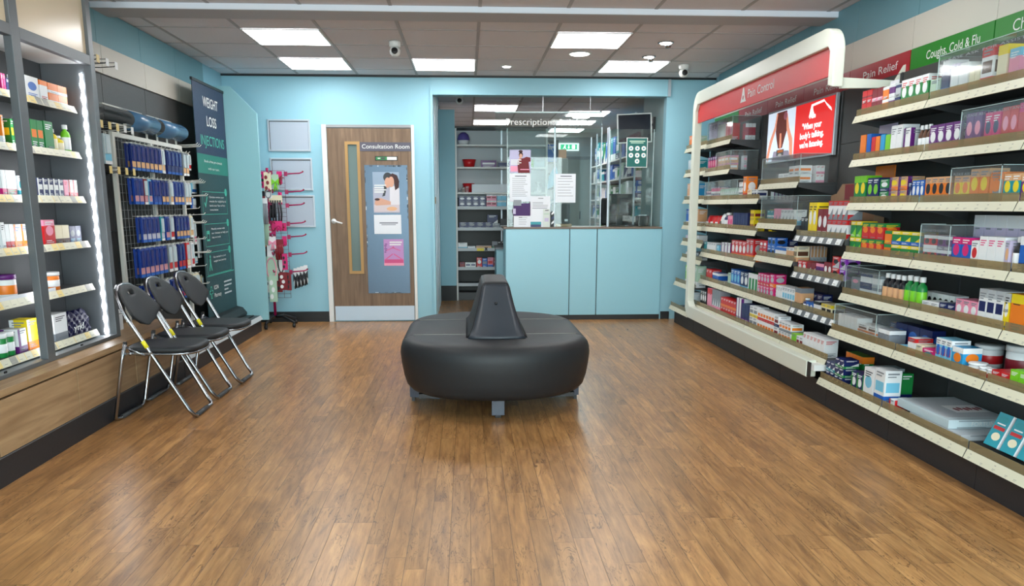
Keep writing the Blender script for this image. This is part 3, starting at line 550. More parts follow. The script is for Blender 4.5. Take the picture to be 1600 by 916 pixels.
PROD = [
('C1', 'small red carton', 'box', 'r', 'Ed Lw', 'F', 2.275, 4.638, 0.056, 0.071, 0.09, 2, 2),
('C1', 'maroon and pink carton', 'box', 'd', 'Bi Lw', 'F', 2.275, 4.525, 0.0584, 0.069, 0.09, 2, 2),
('C1', 'small orange carton', 'box', 'o', 'Tw Lw', 'F', 2.275, 4.407, 0.0641, 0.066, 0.09, 1, 2),
('C1', 'purple and white carton', 'box', 'p', 'Tw Bw', 'F', 2.275, 4.341, 0.0595, 0.069, 0.09, 1, 2),
('C1', 'silver and navy carton', 'box', 's', 'Tn Lk', 'F', 2.275, 4.276, 0.0524, 0.062, 0.09, 1, 2),
('C1', 'tall green cough syrup carton with oval', 'box', 'g', 'Tw Ow Lr', 'F', 2.275, 4.219, 0.0634, 0.139, 0.09, 4, 1),
('C1', 'plain pale green carton', 'box', 'a2', 'Bg', 'F', 2.275, 3.952, 0.0876, 0.102, 0.09, 1, 1),
('C1', 'tall navy cold remedy carton', 'box', 'n', 'Tw Bb Lw', 'F', 2.275, 3.861, 0.0612, 0.174, 0.09, 1, 1),
('C1', 'white and lilac carton', 'box', 'w', 'Tv Bo', 'F', 2.275, 3.787, 0.0602, 0.147, 0.09, 1, 1),
('C1', 'white carton with orange block', 'box', 'w', 'Bo Lr', 'F', 2.275, 3.721, 0.0653, 0.141, 0.09, 1, 1),
('C1', 'cream and green carton', 'box', 'u', 'Bg Le', 'F', 2.275, 3.644, 0.0397, 0.112, 0.09, 2, 1),
('C1', 'red and white carton with brown picture', 'box', 'w', 'Tr Cx Br', 'F', 2.275, 3.563, 0.0842, 0.179, 0.09, 1, 1),
('C1', 'cream carton with yellow top', 'box', 'u', 'Ty Lr Bo', 'F', 2.275, 3.454, 0.064, 0.167, 0.09, 1, 1),
('C1', 'pink and pale blue carton', 'box', 'i', 'Tc Bm Lw', 'F', 2.275, 3.377, 0.0664, 0.14, 0.09, 1, 1),
('C2', 'orange and red blister carton', 'box', 'o', 'Br Lw', 'F', 2.275, 4.618, 0.0652, 0.144, 0.09, 1, 1),
('C2', 'blue and white carton', 'box', 'b', 'Bw Lw', 'F', 2.275, 4.544, 0.0499, 0.144, 0.09, 1, 1),
('C2', 'red carton with white leaf', 'box', 'r', 'Bw Lw', 'F', 2.275, 4.488, 0.0448, 0.123, 0.09, 1, 1),
('C2', 'vermilion carton', 'box', 'o', 'Br Lk', 'F', 2.275, 4.441, 0.0452, 0.123, 0.09, 1, 1),
('C2', 'sky blue carton', 'box', 'c2', 'Bw Ln', 'F', 2.275, 4.39, 0.0479, 0.128, 0.09, 1, 1),
('C2', 'lime green carton', 'box', 'l', 'Bw Lg', 'F', 2.275, 4.336, 0.0516, 0.123, 0.09, 1, 1),
('C2', 'tall plain white carton with grey lettering', 'box', 'w', 'Le', 'F', 2.275, 4.282, 0.0577, 0.164, 0.09, 2, 1),
('C2', 'white and magenta carton', 'box', 'w', 'Bm Vp', 'F', 2.275, 4.154, 0.0685, 0.139, 0.09, 1, 1),
('C2', 'brown glass bottle with white cap', 'bottle', 'x', 'w', 'F', 2.275, 4.029, 0.0363, 0.141, 0.034, 3, 1),
('C2', 'purple and magenta cough carton', 'box', 'p', 'Bm Ow Lw', 'F', 2.275, 3.916, 0.0644, 0.13, 0.09, 4, 1),
('C2', 'purple carton with baby picture', 'box', 'p', 'Oi Ln Bi', 'F', 2.275, 3.63, 0.0587, 0.154, 0.09, 2, 1),
('C2', 'pink and crimson carton', 'box', 'm', 'On Br Lw', 'F', 2.275, 3.494, 0.0523, 0.143, 0.09, 2, 1),
('C2', 'scarlet children carton with picture', 'box', 'r', 'Oi Lw Bx', 'F', 2.275, 3.381, 0.052, 0.153, 0.09, 2, 1),
('C2', 'red and magenta carton', 'box', 'r', 'Tm Lw', 'F', 2.275, 3.276, 0.0638, 0.159, 0.09, 1, 1),
('C3', 'green carton with yellow round badge', 'box', 'g', 'Oy Lw Tl', 'F', 2.275, 4.648, 0.0699, 0.16, 0.09, 2, 1),
('C3', 'navy and lime carton with ring badge', 'box', 'n', 'Bl Ol', 'F', 2.275, 4.492, 0.0641, 0.144, 0.09, 2, 1),
('C3', 'green and navy carton', 'box', 'g', 'Bn Ow', 'F', 2.275, 4.352, 0.0963, 0.066, 0.09, 1, 2),
('C3', 'peach and orange lozenge carton', 'box', 'x2', 'Oy Bo Vp', 'F', 2.275, 4.252, 0.0901, 0.07, 0.09, 2, 2),
('C3', 'navy striped carton', 'box', 'n', 'Dw', 'F', 2.275, 4.062, 0.0311, 0.11, 0.09, 1, 1),
('C3', 'blue carton with white shield', 'box', 'b', 'Ow Bc', 'F', 2.275, 4.027, 0.0364, 0.117, 0.09, 3, 1),
('C3', 'bright orange vitamin carton with dark ring', 'box', 'o', 'Tx2 Ok Bx', 'F', 2.275, 3.909, 0.0549, 0.127, 0.09, 4, 1),
('C3', 'yellow vitamin carton with dark figure', 'box', 'y', 'Tx2 Oo Bk', 'F', 2.275, 3.671, 0.0578, 0.125, 0.09, 2, 1),
('C3', 'taller orange vitamin carton', 'box', 'o', 'Tx2 Oy Bx', 'F', 2.275, 3.553, 0.067, 0.151, 0.09, 2, 1),
('C3', 'wide orange and grey vitamin carton', 'box', 'e', 'To Vo Oo', 'F', 2.275, 3.412, 0.0854, 0.132, 0.09, 1, 1),
('C3', 'turquoise and orange vitamin carton', 'box', 't', 'Tx2 Oy Bw', 'F', 2.275, 3.322, 0.0531, 0.121, 0.09, 2, 1),
('C3', 'purple vitamin carton', 'box', 'p', 'Tx2 Oy', 'F', 2.275, 3.213, 0.064, 0.114, 0.09, 1, 1),
('C4', 'green carton with lime tick', 'box', 'g', 'Dl Ty', 'F', 2.275, 4.648, 0.0668, 0.094, 0.09, 2, 2),
('C4', 'red cold carton with green top', 'box', 'r', 'Tg Oo Ly', 'F', 2.275, 4.511, 0.0816, 0.091, 0.09, 3, 2),
('C4', 'orange cold carton with green top', 'box', 'o', 'Tg Ly', 'F', 2.275, 4.253, 0.0702, 0.072, 0.09, 1, 2),
('C4', 'green cold carton with yellow peak', 'box', 'g', 'Dy Bb Ty', 'F', 2.275, 4.178, 0.092, 0.072, 0.09, 3, 2),
('C4', 'red pastille carton with white arch', 'box', 'r', 'Tw Ok Bw', 'F', 2.275, 3.873, 0.0574, 0.067, 0.09, 2, 2),
('C4', 'purple pastille carton with white arch', 'box', 'p', 'Tw Ok Be', 'F', 2.275, 3.756, 0.056, 0.066, 0.09, 2, 2),
('C4', 'blue carton with magenta swirl', 'box', 'b', 'Tm Om Bi', 'F', 2.275, 3.637, 0.0701, 0.133, 0.09, 2, 1),
('C4', 'white carton with red roundel', 'box', 'w', 'Or Bx', 'F', 2.275, 3.493, 0.0541, 0.121, 0.09, 1, 1),
('C4', 'white and pink infant carton', 'box', 'w', 'Lm Bw', 'F', 2.275, 3.438, 0.057, 0.143, 0.09, 3, 1),
('C4', 'lilac carton with child picture', 'box', 'v', 'Ox2 Bb', 'F', 2.275, 3.263, 0.0299, 0.131, 0.09, 1, 1),
('C4', 'brown syrup bottle with white label', 'bottle', 'k', 'w', 'F', 2.275, 3.232, 0.0584, 0.148, 0.055, 1, 1),
('C4', 'blue and white carton', 'box', 'b', 'Tw Bn', 'F', 2.275, 3.173, 0.0345, 0.153, 0.09, 2, 1),
('C4', 'tall pale lilac carton', 'box', 'v', 'Le Le Tw', 'F', 2.395, 3.674, 0.0781, 0.233, 0.07, 5, 1),
('C5', 'grey carton with pink flower', 'box', 'e', 'Oi', 'F', 2.275, 4.589, 0.1015, 0.056, 0.09, 1, 2),
('C5', 'navy and white carton', 'box', 'w', 'Tn Ln Bn', 'F', 2.275, 4.481, 0.1318, 0.07, 0.09, 1, 2),
('C5', 'grey and white carton', 'box', 'w', 'Te Bs', 'F', 2.275, 4.344, 0.0938, 0.07, 0.09, 1, 2),
('C5', 'brown cough bottle with peach label', 'bottle', 'k', 'x2', 'F', 2.275, 4.249, 0.0542, 0.161, 0.051, 4, 1),
('C5', 'green mouthwash bottle with white cap', 'bottle', 'g', 'l', 'F', 2.275, 4.03, 0.056, 0.167, 0.053, 3, 1),
('C5', 'small white carton with dark crest', 'box', 'w', 'Ok Le', 'F', 2.375, 4.014, 0.048, 0.086, 0.07, 6, 1),
('C5', 'low white carton', 'box', 'w', 'Le', 'F', 2.275, 3.837, 0.072, 0.058, 0.09, 2, 1),
('C5', 'low navy and pink carton', 'box', 'n', 'Lw Bm', 'F', 2.275, 3.69, 0.0641, 0.064, 0.09, 2, 1),
('C5', 'pink carton with white oval', 'box', 'i', 'Ow Br', 'F', 2.275, 3.561, 0.0541, 0.098, 0.09, 3, 1),
('C5', 'silver and white carton with navy band', 'box', 'w', 'Ts Cn Le', 'F', 2.275, 3.398, 0.0569, 0.162, 0.09, 3, 1),
('C5', 'tall yellow liquid carton', 'box', 'y', 'Ts Ow Lk', 'F', 2.275, 3.226, 0.0345, 0.159, 0.09, 1, 1),
('C5', 'orange patterned display carton', 'box', 'o', 'Lx Lx Ty', 'F', 2.275, 3.185, 0.0966, 0.161, 0.09, 1, 1),
('C6', 'slim white and green carton', 'box', 'w', 'Bg Le', 'F', 2.225, 4.613, 0.0394, 0.108, 0.09, 6, 1),
('C6', 'white and terracotta carton', 'box', 'w', 'Cx Bo', 'F', 2.225, 4.366, 0.1105, 0.042, 0.09, 2, 2),
('C6', 'slim grey carton', 'box', 'e', 'Lk Tw', 'F', 2.225, 4.139, 0.04, 0.09, 0.09, 3, 1),
('C6', 'tan and navy carton', 'box', 'x2', 'Tn Bn', 'F', 2.325, 4.202, 0.0565, 0.114, 0.07, 1, 1),
('C6', 'tall navy hair remover carton with swoosh', 'box', 'n', 'Ow Lo Ob', 'F', 2.325, 4.144, 0.1148, 0.122, 0.07, 3, 1),
('C6', 'small pale blue carton', 'box', 'c', 'Bw', 'F', 2.225, 3.914, 0.0718, 0.038, 0.09, 1, 1),
('C6', 'white and coral carton', 'box', 'w', 'Tr Bo', 'F', 2.225, 3.841, 0.0701, 0.089, 0.09, 1, 1),
('C6', 'cream and lime carton', 'box', 'u', 'Bl', 'F', 2.225, 3.765, 0.0539, 0.066, 0.09, 1, 1),
('C6', 'magenta and teal carton', 'box', 'm', 'Ot Bt', 'F', 2.225, 3.707, 0.1057, 0.058, 0.09, 1, 1),
('C6', 'white carton with blue bear shape', 'box', 'c', 'Tw Cr Ob', 'F', 2.225, 3.6, 0.0412, 0.128, 0.09, 3, 1),
('C6', 'pale blue and lilac carton', 'box', 'c2', 'Tw Bv Oo', 'F', 2.225, 3.469, 0.0815, 0.109, 0.09, 1, 1),
('C6', 'large white cream tub with red label', 'tub', 'w', 'r', 'F', 2.225, 3.374, 0.0815, 0.056, 0.078, 1, 1),
('C6', 'small white cream tub with red label', 'tub', 'w', 'r', 'F', 2.225, 3.288, 0.0508, 0.052, 0.049, 2, 1),
('C6', 'big white cream tub with red band', 'tub', 'w', 'r', 'F', 2.365, 3.58, 0.1468, 0.107, 0.125, 1, 1),
('C6', 'white tub with dark red label', 'tub', 'w', 'd', 'F', 2.365, 3.36, 0.1387, 0.139, 0.125, 1, 1),
('C6', 'red carton with white lettering', 'box', 'r', 'Lw Bw', 'F', 2.225, 3.184, 0.0568, 0.058, 0.09, 2, 1),
('C6', 'lime green carton with white lettering', 'box', 'l', 'Lw Bg', 'F', 2.225, 3.069, 0.0535, 0.082, 0.09, 3, 1),
('C7', 'navy carton with white chevron', 'box', 'n', 'Dw Bt', 'F', 2.18, 4.625, 0.056, 0.059, 0.09, 2, 2),
('C7', 'navy and green carton with white chevron', 'box', 'n', 'Dw Bg', 'F', 2.18, 4.512, 0.0552, 0.053, 0.09, 2, 3),
('C7', 'tall green carton behind the navy ones', 'box', 'g', 'Lw To', 'F', 2.31, 4.648, 0.042, 0.169, 0.07, 5, 1),
('C7', 'low navy and green carton', 'box', 'n', 'Ow Vg', 'F', 2.18, 4.304, 0.0664, 0.121, 0.09, 2, 1),
('C7', 'tall white carton with teal ring', 'box', 'w', 'Ot Oc Lk', 'F', 2.18, 4.163, 0.1074, 0.174, 0.09, 1, 1),
('C7', 'tall white and pale blue carton', 'box', 'w', 'Cc Bb', 'F', 2.18, 4.044, 0.1044, 0.192, 0.09, 1, 1),
('C7', 'teal and white carton', 'box', 't', 'Bw Cw', 'F', 2.29, 4.118, 0.0605, 0.156, 0.07, 1, 1),
('C7', 'green and navy carton set back', 'box', 'g', 'Bn', 'F', 2.31, 4.056, 0.037, 0.159, 0.07, 1, 1),
('B1', 'grey lilac carton', 'box', 'v', 'Lk Be', 'F', 2.275, 7.588, 0.081, 0.191, 0.09, 3, 1),
('B1', 'pale grey carton', 'box', 's', 'Le Bi', 'F', 2.275, 7.331, 0.0544, 0.158, 0.09, 4, 1),
('B1', 'crimson carton with pink stripe', 'box', 'r', 'Vi Lw', 'F', 2.275, 7.101, 0.0547, 0.149, 0.09, 2, 1),
('B1', 'deep crimson carton at shelf end', 'box', 'd2', 'Tw Lw Bw', 'E', 2.38, 6.895, 0.03, 0.137, 0.07, 3, 1),
('B2', 'hot pink carton', 'box', 'm', 'Oi Bw Tp', 'F', 2.275, 7.577, 0.0671, 0.143, 0.09, 4, 1),
('B2', 'beige and pink carton', 'box', 'x2', 'Cw Ti', 'F', 2.275, 7.28, 0.0979, 0.064, 0.09, 3, 2),
('B2', 'pale grey and pink carton at shelf end', 'box', 's', 'Ci', 'E', 2.38, 6.895, 0.03, 0.06, 0.07, 1, 2),
('B3', 'purple and white carton', 'box', 'p', 'Bw Ti', 'F', 2.275, 7.588, 0.0699, 0.043, 0.09, 2, 2),
('B3', 'magenta carton with navy top', 'box', 'm', 'Tn Bw Lw', 'F', 2.275, 7.438, 0.0635, 0.063, 0.09, 4, 2),
('B3', 'pale sage carton', 'box', 'a2', 'Lk Dw', 'F', 2.275, 7.171, 0.0553, 0.051, 0.09, 9, 2),
('B3', 'white carton with grey panel', 'box', 'w', 'Le Be', 'F', 2.275, 6.67, 0.0925, 0.048, 0.09, 1, 3),
('B3', 'tall orange red carton with white discs', 'box', 'o', 'Ow Br', 'F', 2.275, 6.572, 0.083, 0.188, 0.09, 1, 1),
('B3', 'low cream carton', 'box', 'u', 'Lr', 'F', 2.275, 6.463, 0.092, 0.081, 0.09, 1, 1),
('B3', 'white carton with navy crest', 'box', 'w', 'Cn', 'F', 2.275, 6.361, 0.0546, 0.08, 0.09, 2, 1),
('B3', 'pale blue carton at shelf end', 'box', 'a', 'Vp Lw', 'E', 2.38, 6.16, 0.03, 0.07, 0.07, 4, 1),
('B4', 'red and white crinkled pouch', 'bag', 'r', 'w', 'F', 2.275, 7.588, 0.141, 0.11, 0.09, 3, 1),
('B4', 'white and brown pouch', 'bag', 'w', 'x', 'F', 2.275, 7.162, 0.084, 0.13, 0.09, 1, 1),
('B4', 'navy bottle with white cap', 'bottle', 'n', 'w', 'F', 2.275, 7.076, 0.1452, 0.14, 0.085, 1, 1),
('B4', 'pink carton', 'box', 'i', 'Om Lr', 'F', 2.275, 6.919, 0.0614, 0.116, 0.09, 2, 1),
('B4', 'navy carton with white foot label', 'box', 'n', 'Bw Lc', 'F', 2.275, 6.782, 0.0603, 0.142, 0.09, 6, 1),
('B4', 'yellow and maroon carton', 'box', 'y', 'Cd Lk', 'F', 2.275, 6.363, 0.029, 0.083, 0.09, 3, 2),
('B4', 'yellow and maroon carton at shelf end', 'box', 'y', 'Cd Lk', 'E', 2.38, 6.16, 0.03, 0.085, 0.07, 2, 2),
('B5', 'teal tube carton', 'box', 't', 'Bw', 'F', 2.275, 7.588, 0.0876, 0.104, 0.09, 1, 1),
('B5', 'white and mint carton', 'box', 'w', 'Bc', 'F', 2.275, 7.492, 0.0659, 0.105, 0.09, 4, 1),
('B5', 'small pale blue carton', 'box', 'c', 'Lw', 'F', 2.275, 7.192, 0.0737, 0.088, 0.09, 1, 1),
('B5', 'slim white and purple carton', 'box', 'w', 'Vp Bi', 'F', 2.275, 7.067, 0.0848, 0.121, 0.09, 3, 1),
('B5', 'bright red carton with pale panel', 'box', 'r', 'Ow Bo', 'F', 2.275, 6.781, 0.0907, 0.155, 0.09, 4, 1),
('B5', 'tall red gel carton', 'box', 'r', 'Os Bo', 'F', 2.275, 6.418, 0.0844, 0.178, 0.09, 2, 1),
('B6', 'red and white tablet carton', 'box', 'r', 'Lw Bw', 'F', 2.275, 7.475, 0.0896, 0.112, 0.09, 2, 1),
('B6', 'blue and white tablet carton', 'box', 'b', 'Tw Bw', 'F', 2.275, 7.278, 0.0598, 0.092, 0.09, 3, 1),
('B6', 'pale green carton', 'box', 'a2', 'Bg', 'F', 2.275, 6.836, 0.0824, 0.126, 0.09, 1, 1),
('B6', 'bright blue gel carton', 'box', 'b', 'Oc Bw', 'F', 2.275, 6.752, 0.076, 0.166, 0.09, 3, 1),
('B6', 'navy carton with pale oval', 'box', 'n', 'Ow Bc', 'F', 2.275, 6.516, 0.0931, 0.165, 0.09, 2, 1),
('B6', 'green and white carton', 'box', 'g', 'Tw Vw', 'F', 2.275, 6.325, 0.0693, 0.167, 0.09, 3, 1),
('B6', 'raspberry and silver carton', 'box', 'm', 'Os Br', 'F', 2.275, 6.11, 0.0607, 0.092, 0.09, 4, 2),
('B6', 'magenta and orange carton', 'box', 'm', 'Bo Os', 'F', 2.275, 5.861, 0.0882, 0.097, 0.09, 1, 2),
('B6', 'slim white carton', 'box', 'w', 'Le Bs', 'F', 2.275, 5.732, 0.039, 0.124, 0.09, 3, 1),
('B6', 'slim white and blue carton', 'box', 'w', 'Bb Cc', 'F', 2.275, 5.61, 0.0444, 0.125, 0.09, 5, 1),
('B6', 'gold and grey carton', 'box', 'x2', 'Te Bk', 'F', 2.275, 5.387, 0.0516, 0.142, 0.09, 2, 1),
('B6', 'squat navy bottle', 'bottle', 'n', 'w', 'F', 2.275, 5.266, 0.0607, 0.081, 0.057, 1, 1),
('B6', 'blue and white support carton', 'box', 'b', 'Ow Lw', 'F', 2.275, 5.197, 0.0572, 0.066, 0.09, 2, 1),
('B6', 'grey and white support carton', 'box', 'w', 'Tk Lk', 'F', 2.275, 5.079, 0.0919, 0.083, 0.09, 1, 1),
('B6', 'yellow and white support carton', 'box', 'u', 'Ck Ty', 'F', 2.275, 4.962, 0.0727, 0.081, 0.09, 2, 1),
('B6', 'flat navy carton standing at the back', 'box', 'n', 'Lw Be', 'F', 2.375, 5.499, 0.0816, 0.109, 0.07, 4, 1),
('B7', 'black and white carton', 'box', 'k', 'Ow', 'F', 2.22, 7.441, 0.062, 0.157, 0.09, 3, 1),
('B7', 'muted pink carton', 'box', 'i', 'Ld Tr', 'F', 2.22, 7.225, 0.067, 0.194, 0.09, 2, 1),
('B7', 'blue grey patterned carton', 'box', 'e', 'Dw Bi', 'F', 2.22, 7.085, 0.0613, 0.198, 0.09, 4, 1),
('B7', 'brick red heat pad carton', 'box', 'r', 'Lw Bo', 'F', 2.22, 6.827, 0.0676, 0.078, 0.09, 6, 2),
('B7', 'slim white and indigo carton', 'box', 'w', 'Vp Ln', 'F', 2.22, 6.42, 0.06, 0.196, 0.09, 2, 1),
('B7', 'navy and green carton', 'box', 'n', 'Bp Lw', 'F', 2.22, 6.287, 0.0823, 0.164, 0.09, 2, 1),
('B7', 'white carton with yellow panel', 'box', 'w', 'By Ce', 'F', 2.22, 6.101, 0.0852, 0.085, 0.09, 2, 2),
('B7', 'white carton with red and orange stripe', 'box', 'w', 'Co Lr Br', 'F', 2.22, 5.923, 0.0555, 0.082, 0.09, 6, 2),
('B7', 'white and maroon carton', 'box', 'w', 'Cd Bn', 'F', 2.22, 5.589, 0.0836, 0.079, 0.09, 1, 2),
('B7', 'white and grey carton', 'box', 'w', 'Co Be', 'F', 2.22, 5.494, 0.0527, 0.066, 0.09, 4, 2),
('B7', 'lime and white carton', 'box', 'l', 'Bw', 'F', 2.22, 5.266, 0.0737, 0.082, 0.09, 1, 1),
('B7', 'white carton with maroon initial', 'box', 'w', 'Cd', 'F', 2.22, 5.184, 0.0526, 0.078, 0.09, 2, 1),
('B7', 'white carton with small berry motif', 'box', 'w', 'Lr Le Lr', 'F', 2.22, 5.077, 0.0531, 0.118, 0.09, 6, 1),
('B7', 'black carton at the back', 'box', 'k', 'Le', 'F', 2.33, 5.539, 0.0514, 0.094, 0.07, 10, 1),
('D1', 'low white and red carton', 'box', 'w', 'Lr Br', 'F', 2.275, 6.105, 0.0696, 0.042, 0.09, 4, 1),
('D1', 'white and silver carton', 'box', 'w', 'Cs Le', 'F', 2.275, 5.822, 0.0924, 0.037, 0.09, 2, 2),
('D1', 'white and peach carton', 'box', 'w', 'Co Le', 'F', 2.275, 5.636, 0.0899, 0.059, 0.09, 2, 2),
('D1', 'white red-marked carton at shelf end', 'box', 'w', 'Lr Bi', 'E', 2.38, 5.425, 0.03, 0.058, 0.07, 2, 2),
('D2', 'teal carton', 'box', 't', 'Lw Bw', 'F', 2.275, 5.997, 0.0626, 0.051, 0.09, 2, 2),
('D2', 'pink and grey patterned carton', 'box', 'i', 'De Lk', 'F', 2.275, 5.866, 0.062, 0.116, 0.09, 2, 1),
('D2', 'white carton with grey diagonal', 'box', 'w', 'De Bc', 'F', 2.275, 5.732, 0.0601, 0.108, 0.09, 4, 1),
('D2', 'slim white carton at shelf end', 'box', 'w', 'Le Be', 'E', 2.38, 5.425, 0.03, 0.109, 0.07, 3, 1),
('D3', 'red carton with white label', 'box', 'r', 'Ow Lw', 'F', 2.275, 6.118, 0.0754, 0.06, 0.09, 2, 2),
('D3', 'blue carton with oval window', 'box', 'b', 'Ow Ok', 'F', 2.275, 5.952, 0.0777, 0.075, 0.09, 2, 2),
('D3', 'white and blue crest carton', 'box', 'w', 'Tb Ln Bi', 'F', 2.275, 5.796, 0.0512, 0.086, 0.09, 4, 1),
('D3', 'navy carton behind the crest cartons', 'box', 'n', 'Lw', 'F', 2.375, 6.081, 0.0943, 0.135, 0.07, 3, 1),
('D3', 'peach and orange carton', 'box', 'x2', 'Bo Tw', 'F', 2.275, 5.588, 0.0654, 0.095, 0.09, 2, 1),
('D3', 'slim cream and brown carton', 'box', 'u', 'Bx2 Cx', 'F', 2.275, 5.454, 0.0171, 0.107, 0.09, 3, 1),
('D3', 'slim olive brown carton at shelf end', 'box', 'x2', 'Vw Bs', 'E', 2.38, 5.425, 0.024, 0.107, 0.07, 5, 1),
('G1', 'small black and white carton', 'box', 'k', 'Bw', 'F', 2.275, 5.365, 0.0568, 0.127, 0.09, 2, 1),
('G1', 'tall yellow carton', 'box', 'y', 'Lk Ow', 'F', 2.275, 5.251, 0.0617, 0.224, 0.09, 2, 1),
('G1', 'tall dark red carton', 'box', 'd', 'Ow Lw', 'F', 2.275, 5.112, 0.073, 0.184, 0.09, 2, 1),
('G1', 'white carton with red and grey stripes', 'box', 'w', 'Br De Tr', 'F', 2.275, 4.965, 0.0666, 0.116, 0.09, 4, 2),
('G2', 'coral red carton', 'box', 'r', 'Ow Bi', 'F', 2.275, 5.372, 0.0711, 0.081, 0.09, 2, 1),
('G2', 'maroon and white carton', 'box', 'd', 'Dw Lw', 'F', 2.275, 5.225, 0.068, 0.08, 0.09, 2, 1),
('G2', 'purple and pink carton', 'box', 'p', 'Ti Lw', 'F', 2.275, 5.084, 0.0569, 0.084, 0.09, 2, 1),
('G2', 'dark cherry carton', 'box', 'd', 'Ow Lr', 'F', 2.275, 4.969, 0.0566, 0.099, 0.09, 2, 1),
('G2', 'scarlet carton with black disc', 'box', 'r', 'Ok Ds', 'F', 2.275, 4.855, 0.0976, 0.071, 0.09, 1, 2),
('G2', 'violet carton with black disc', 'box', 'p2', 'Ok Ds', 'F', 2.275, 4.751, 0.0774, 0.066, 0.09, 1, 2),
('A1', 'orange and grey carton', 'box', 'o', 'Lw Bw', 'F', 2.285, 8.3, 0.0455, 0.134, 0.09, 2, 1),
('A1', 'pale green carton', 'box', 'a2', 'Lw Bw', 'F', 2.285, 8.189, 0.0553, 0.113, 0.09, 4, 1),
('A2', 'clear pale carton', 'box', 'a', 'Lw Bw', 'F', 2.285, 8.3, 0.0645, 0.139, 0.09, 2, 1),
('A2', 'turquoise carton', 'box', 't', 'Lw Bw', 'F', 2.285, 8.153, 0.0554, 0.125, 0.09, 4, 1),
('A3', 'coral carton', 'box', 'x2', 'Lw Bw', 'F', 2.285, 8.3, 0.0831, 0.168, 0.09, 2, 1),
('A3', 'cyan and black carton', 'box', 'c2', 'Lw Bw', 'F', 2.285, 8.116, 0.0554, 0.161, 0.09, 4, 1),
('A4', 'blue and violet carton', 'box', 'b', 'Lw Bw', 'F', 2.285, 8.3, 0.0517, 0.171, 0.09, 4, 1),
('A4', 'tan carton', 'box', 'x2', 'Lw Bw', 'F', 2.285, 8.077, 0.0555, 0.172, 0.09, 4, 1),
('A5', 'lilac carton', 'box', 'v', 'Lw Bw', 'F', 2.285, 8.288, 0.059, 0.071, 0.09, 4, 1),
('A5', 'white carton', 'box', 'w', 'Lw Bw', 'F', 2.285, 8.037, 0.0556, 0.08, 0.09, 4, 1),
('A6', 'small white carton', 'box', 'w', 'Lw Bw', 'F', 2.285, 8.26, 0.059, 0.063, 0.09, 4, 1),
('A6', 'small grey carton', 'box', 'e', 'Lw Bw', 'F', 2.285, 8.01, 0.0556, 0.077, 0.09, 4, 1),
('A7', 'lime green carton', 'box', 'l', 'Lw Bw', 'F', 2.225, 8.022, 0.0575, 0.196, 0.09, 4, 1),
('A7', 'pale mint carton', 'box', 'a2', 'Lw Bw', 'F', 2.225, 7.779, 0.0855, 0.211, 0.09, 2, 1),
('A8', 'clear white carton', 'box', 'a', 'Lw Bw', 'F', 2.185, 7.842, 0.0566, 0.211, 0.09, 4, 1),
('R1', 'white and blue capsule carton', 'box', 'w', 'Ob Lb', 'F', -2.285, 4.573, 0.1277, 0.112, 0.09, 1, 1),
('R1', 'white and orange carton', 'box', 'w', 'To Lr', 'F', -2.285, 4.665, 0.0805, 0.109, 0.09, 1, 1),
('R1', 'orange and white carton', 'box', 'o', 'Bw Lw', 'F', -2.285, 4.88, 0.1044, 0.054, 0.09, 2, 2),
('L1', 'magenta carton', 'box', 'm', 'Lw', 'F', -2.285, 4.261, 0.0201, 0.086, 0.09, 2, 1),
('L1', 'navy carton', 'box', 'n', 'Lw', 'F', -2.285, 4.31, 0.0475, 0.07, 0.09, 1, 1),
('R2', 'green carton with orange cross', 'box', 'g', 'Co Lw', 'F', -2.285, 4.571, 0.0633, 0.148, 0.09, 2, 1),
('R2', 'plain dark green carton', 'box', 'g', 'Lw', 'F', -2.285, 4.677, 0.0946, 0.153, 0.09, 1, 1),
('R2', 'yellow effervescent tube', 'bottle', 'y', 'u', 'F', -2.285, 4.742, 0.0646, 0.121, 0.061, 1, 1),
('R2', 'shorter yellow tube', 'bottle', 'y', 'u', 'F', -2.285, 4.813, 0.0696, 0.09, 0.065, 1, 1),
('R2', 'tall lime green tube', 'bottle', 'l', 'w', 'F', -2.285, 4.89, 0.0557, 0.157, 0.052, 1, 1),
('L2', 'bright orange carton', 'box', 'o', 'Bw', 'F', -2.285, 4.197, 0.02, 0.139, 0.09, 1, 1),
('L2', 'green carton with gold cross', 'box', 'g', 'Cy', 'F', -2.285, 4.31, 0.027, 0.129, 0.09, 2, 1),
('R3', 'navy and white tube carton', 'box', 'n', 'Cw Vw', 'F', -2.285, 4.729, 0.056, 0.099, 0.09, 5, 1),
('R3', 'dusky pink carton', 'box', 'i', 'Lr', 'F', -2.285, 4.783, 0.0504, 0.097, 0.09, 1, 1),
('R3', 'white and red tube carton', 'box', 'w', 'Br Vr', 'F', -2.285, 4.89, 0.051, 0.099, 0.09, 2, 1),
('L3', 'white and magenta wave carton', 'box', 'w', 'Bm Lm', 'F', -2.285, 4.158, 0.0387, 0.126, 0.09, 1, 1),
('L3', 'white carton with wine red wave', 'box', 'w', 'Bd Lg', 'F', -2.285, 4.249, 0.0889, 0.126, 0.09, 1, 1),
('L3', 'white and dark teal carton', 'box', 'w', 'Bt Ot', 'F', -2.285, 4.31, 0.0439, 0.103, 0.09, 1, 1),
('R4', 'tall pink and red berry carton', 'box', 'r', 'Ti Oi', 'F', -2.285, 4.58, 0.1164, 0.135, 0.09, 1, 1),
('R4', 'cream carton with brown wave', 'box', 'u', 'Bx Lk', 'F', -2.285, 4.738, 0.0783, 0.103, 0.09, 2, 1),
('R4', 'slate blue carton', 'box', 'n', 'Oe Lc', 'F', -2.285, 4.879, 0.0693, 0.095, 0.09, 2, 1),
('L4', 'white carton with thin lettering', 'box', 'w', 'Lk', 'F', -2.285, 4.097, 0.0322, 0.13, 0.09, 1, 1),
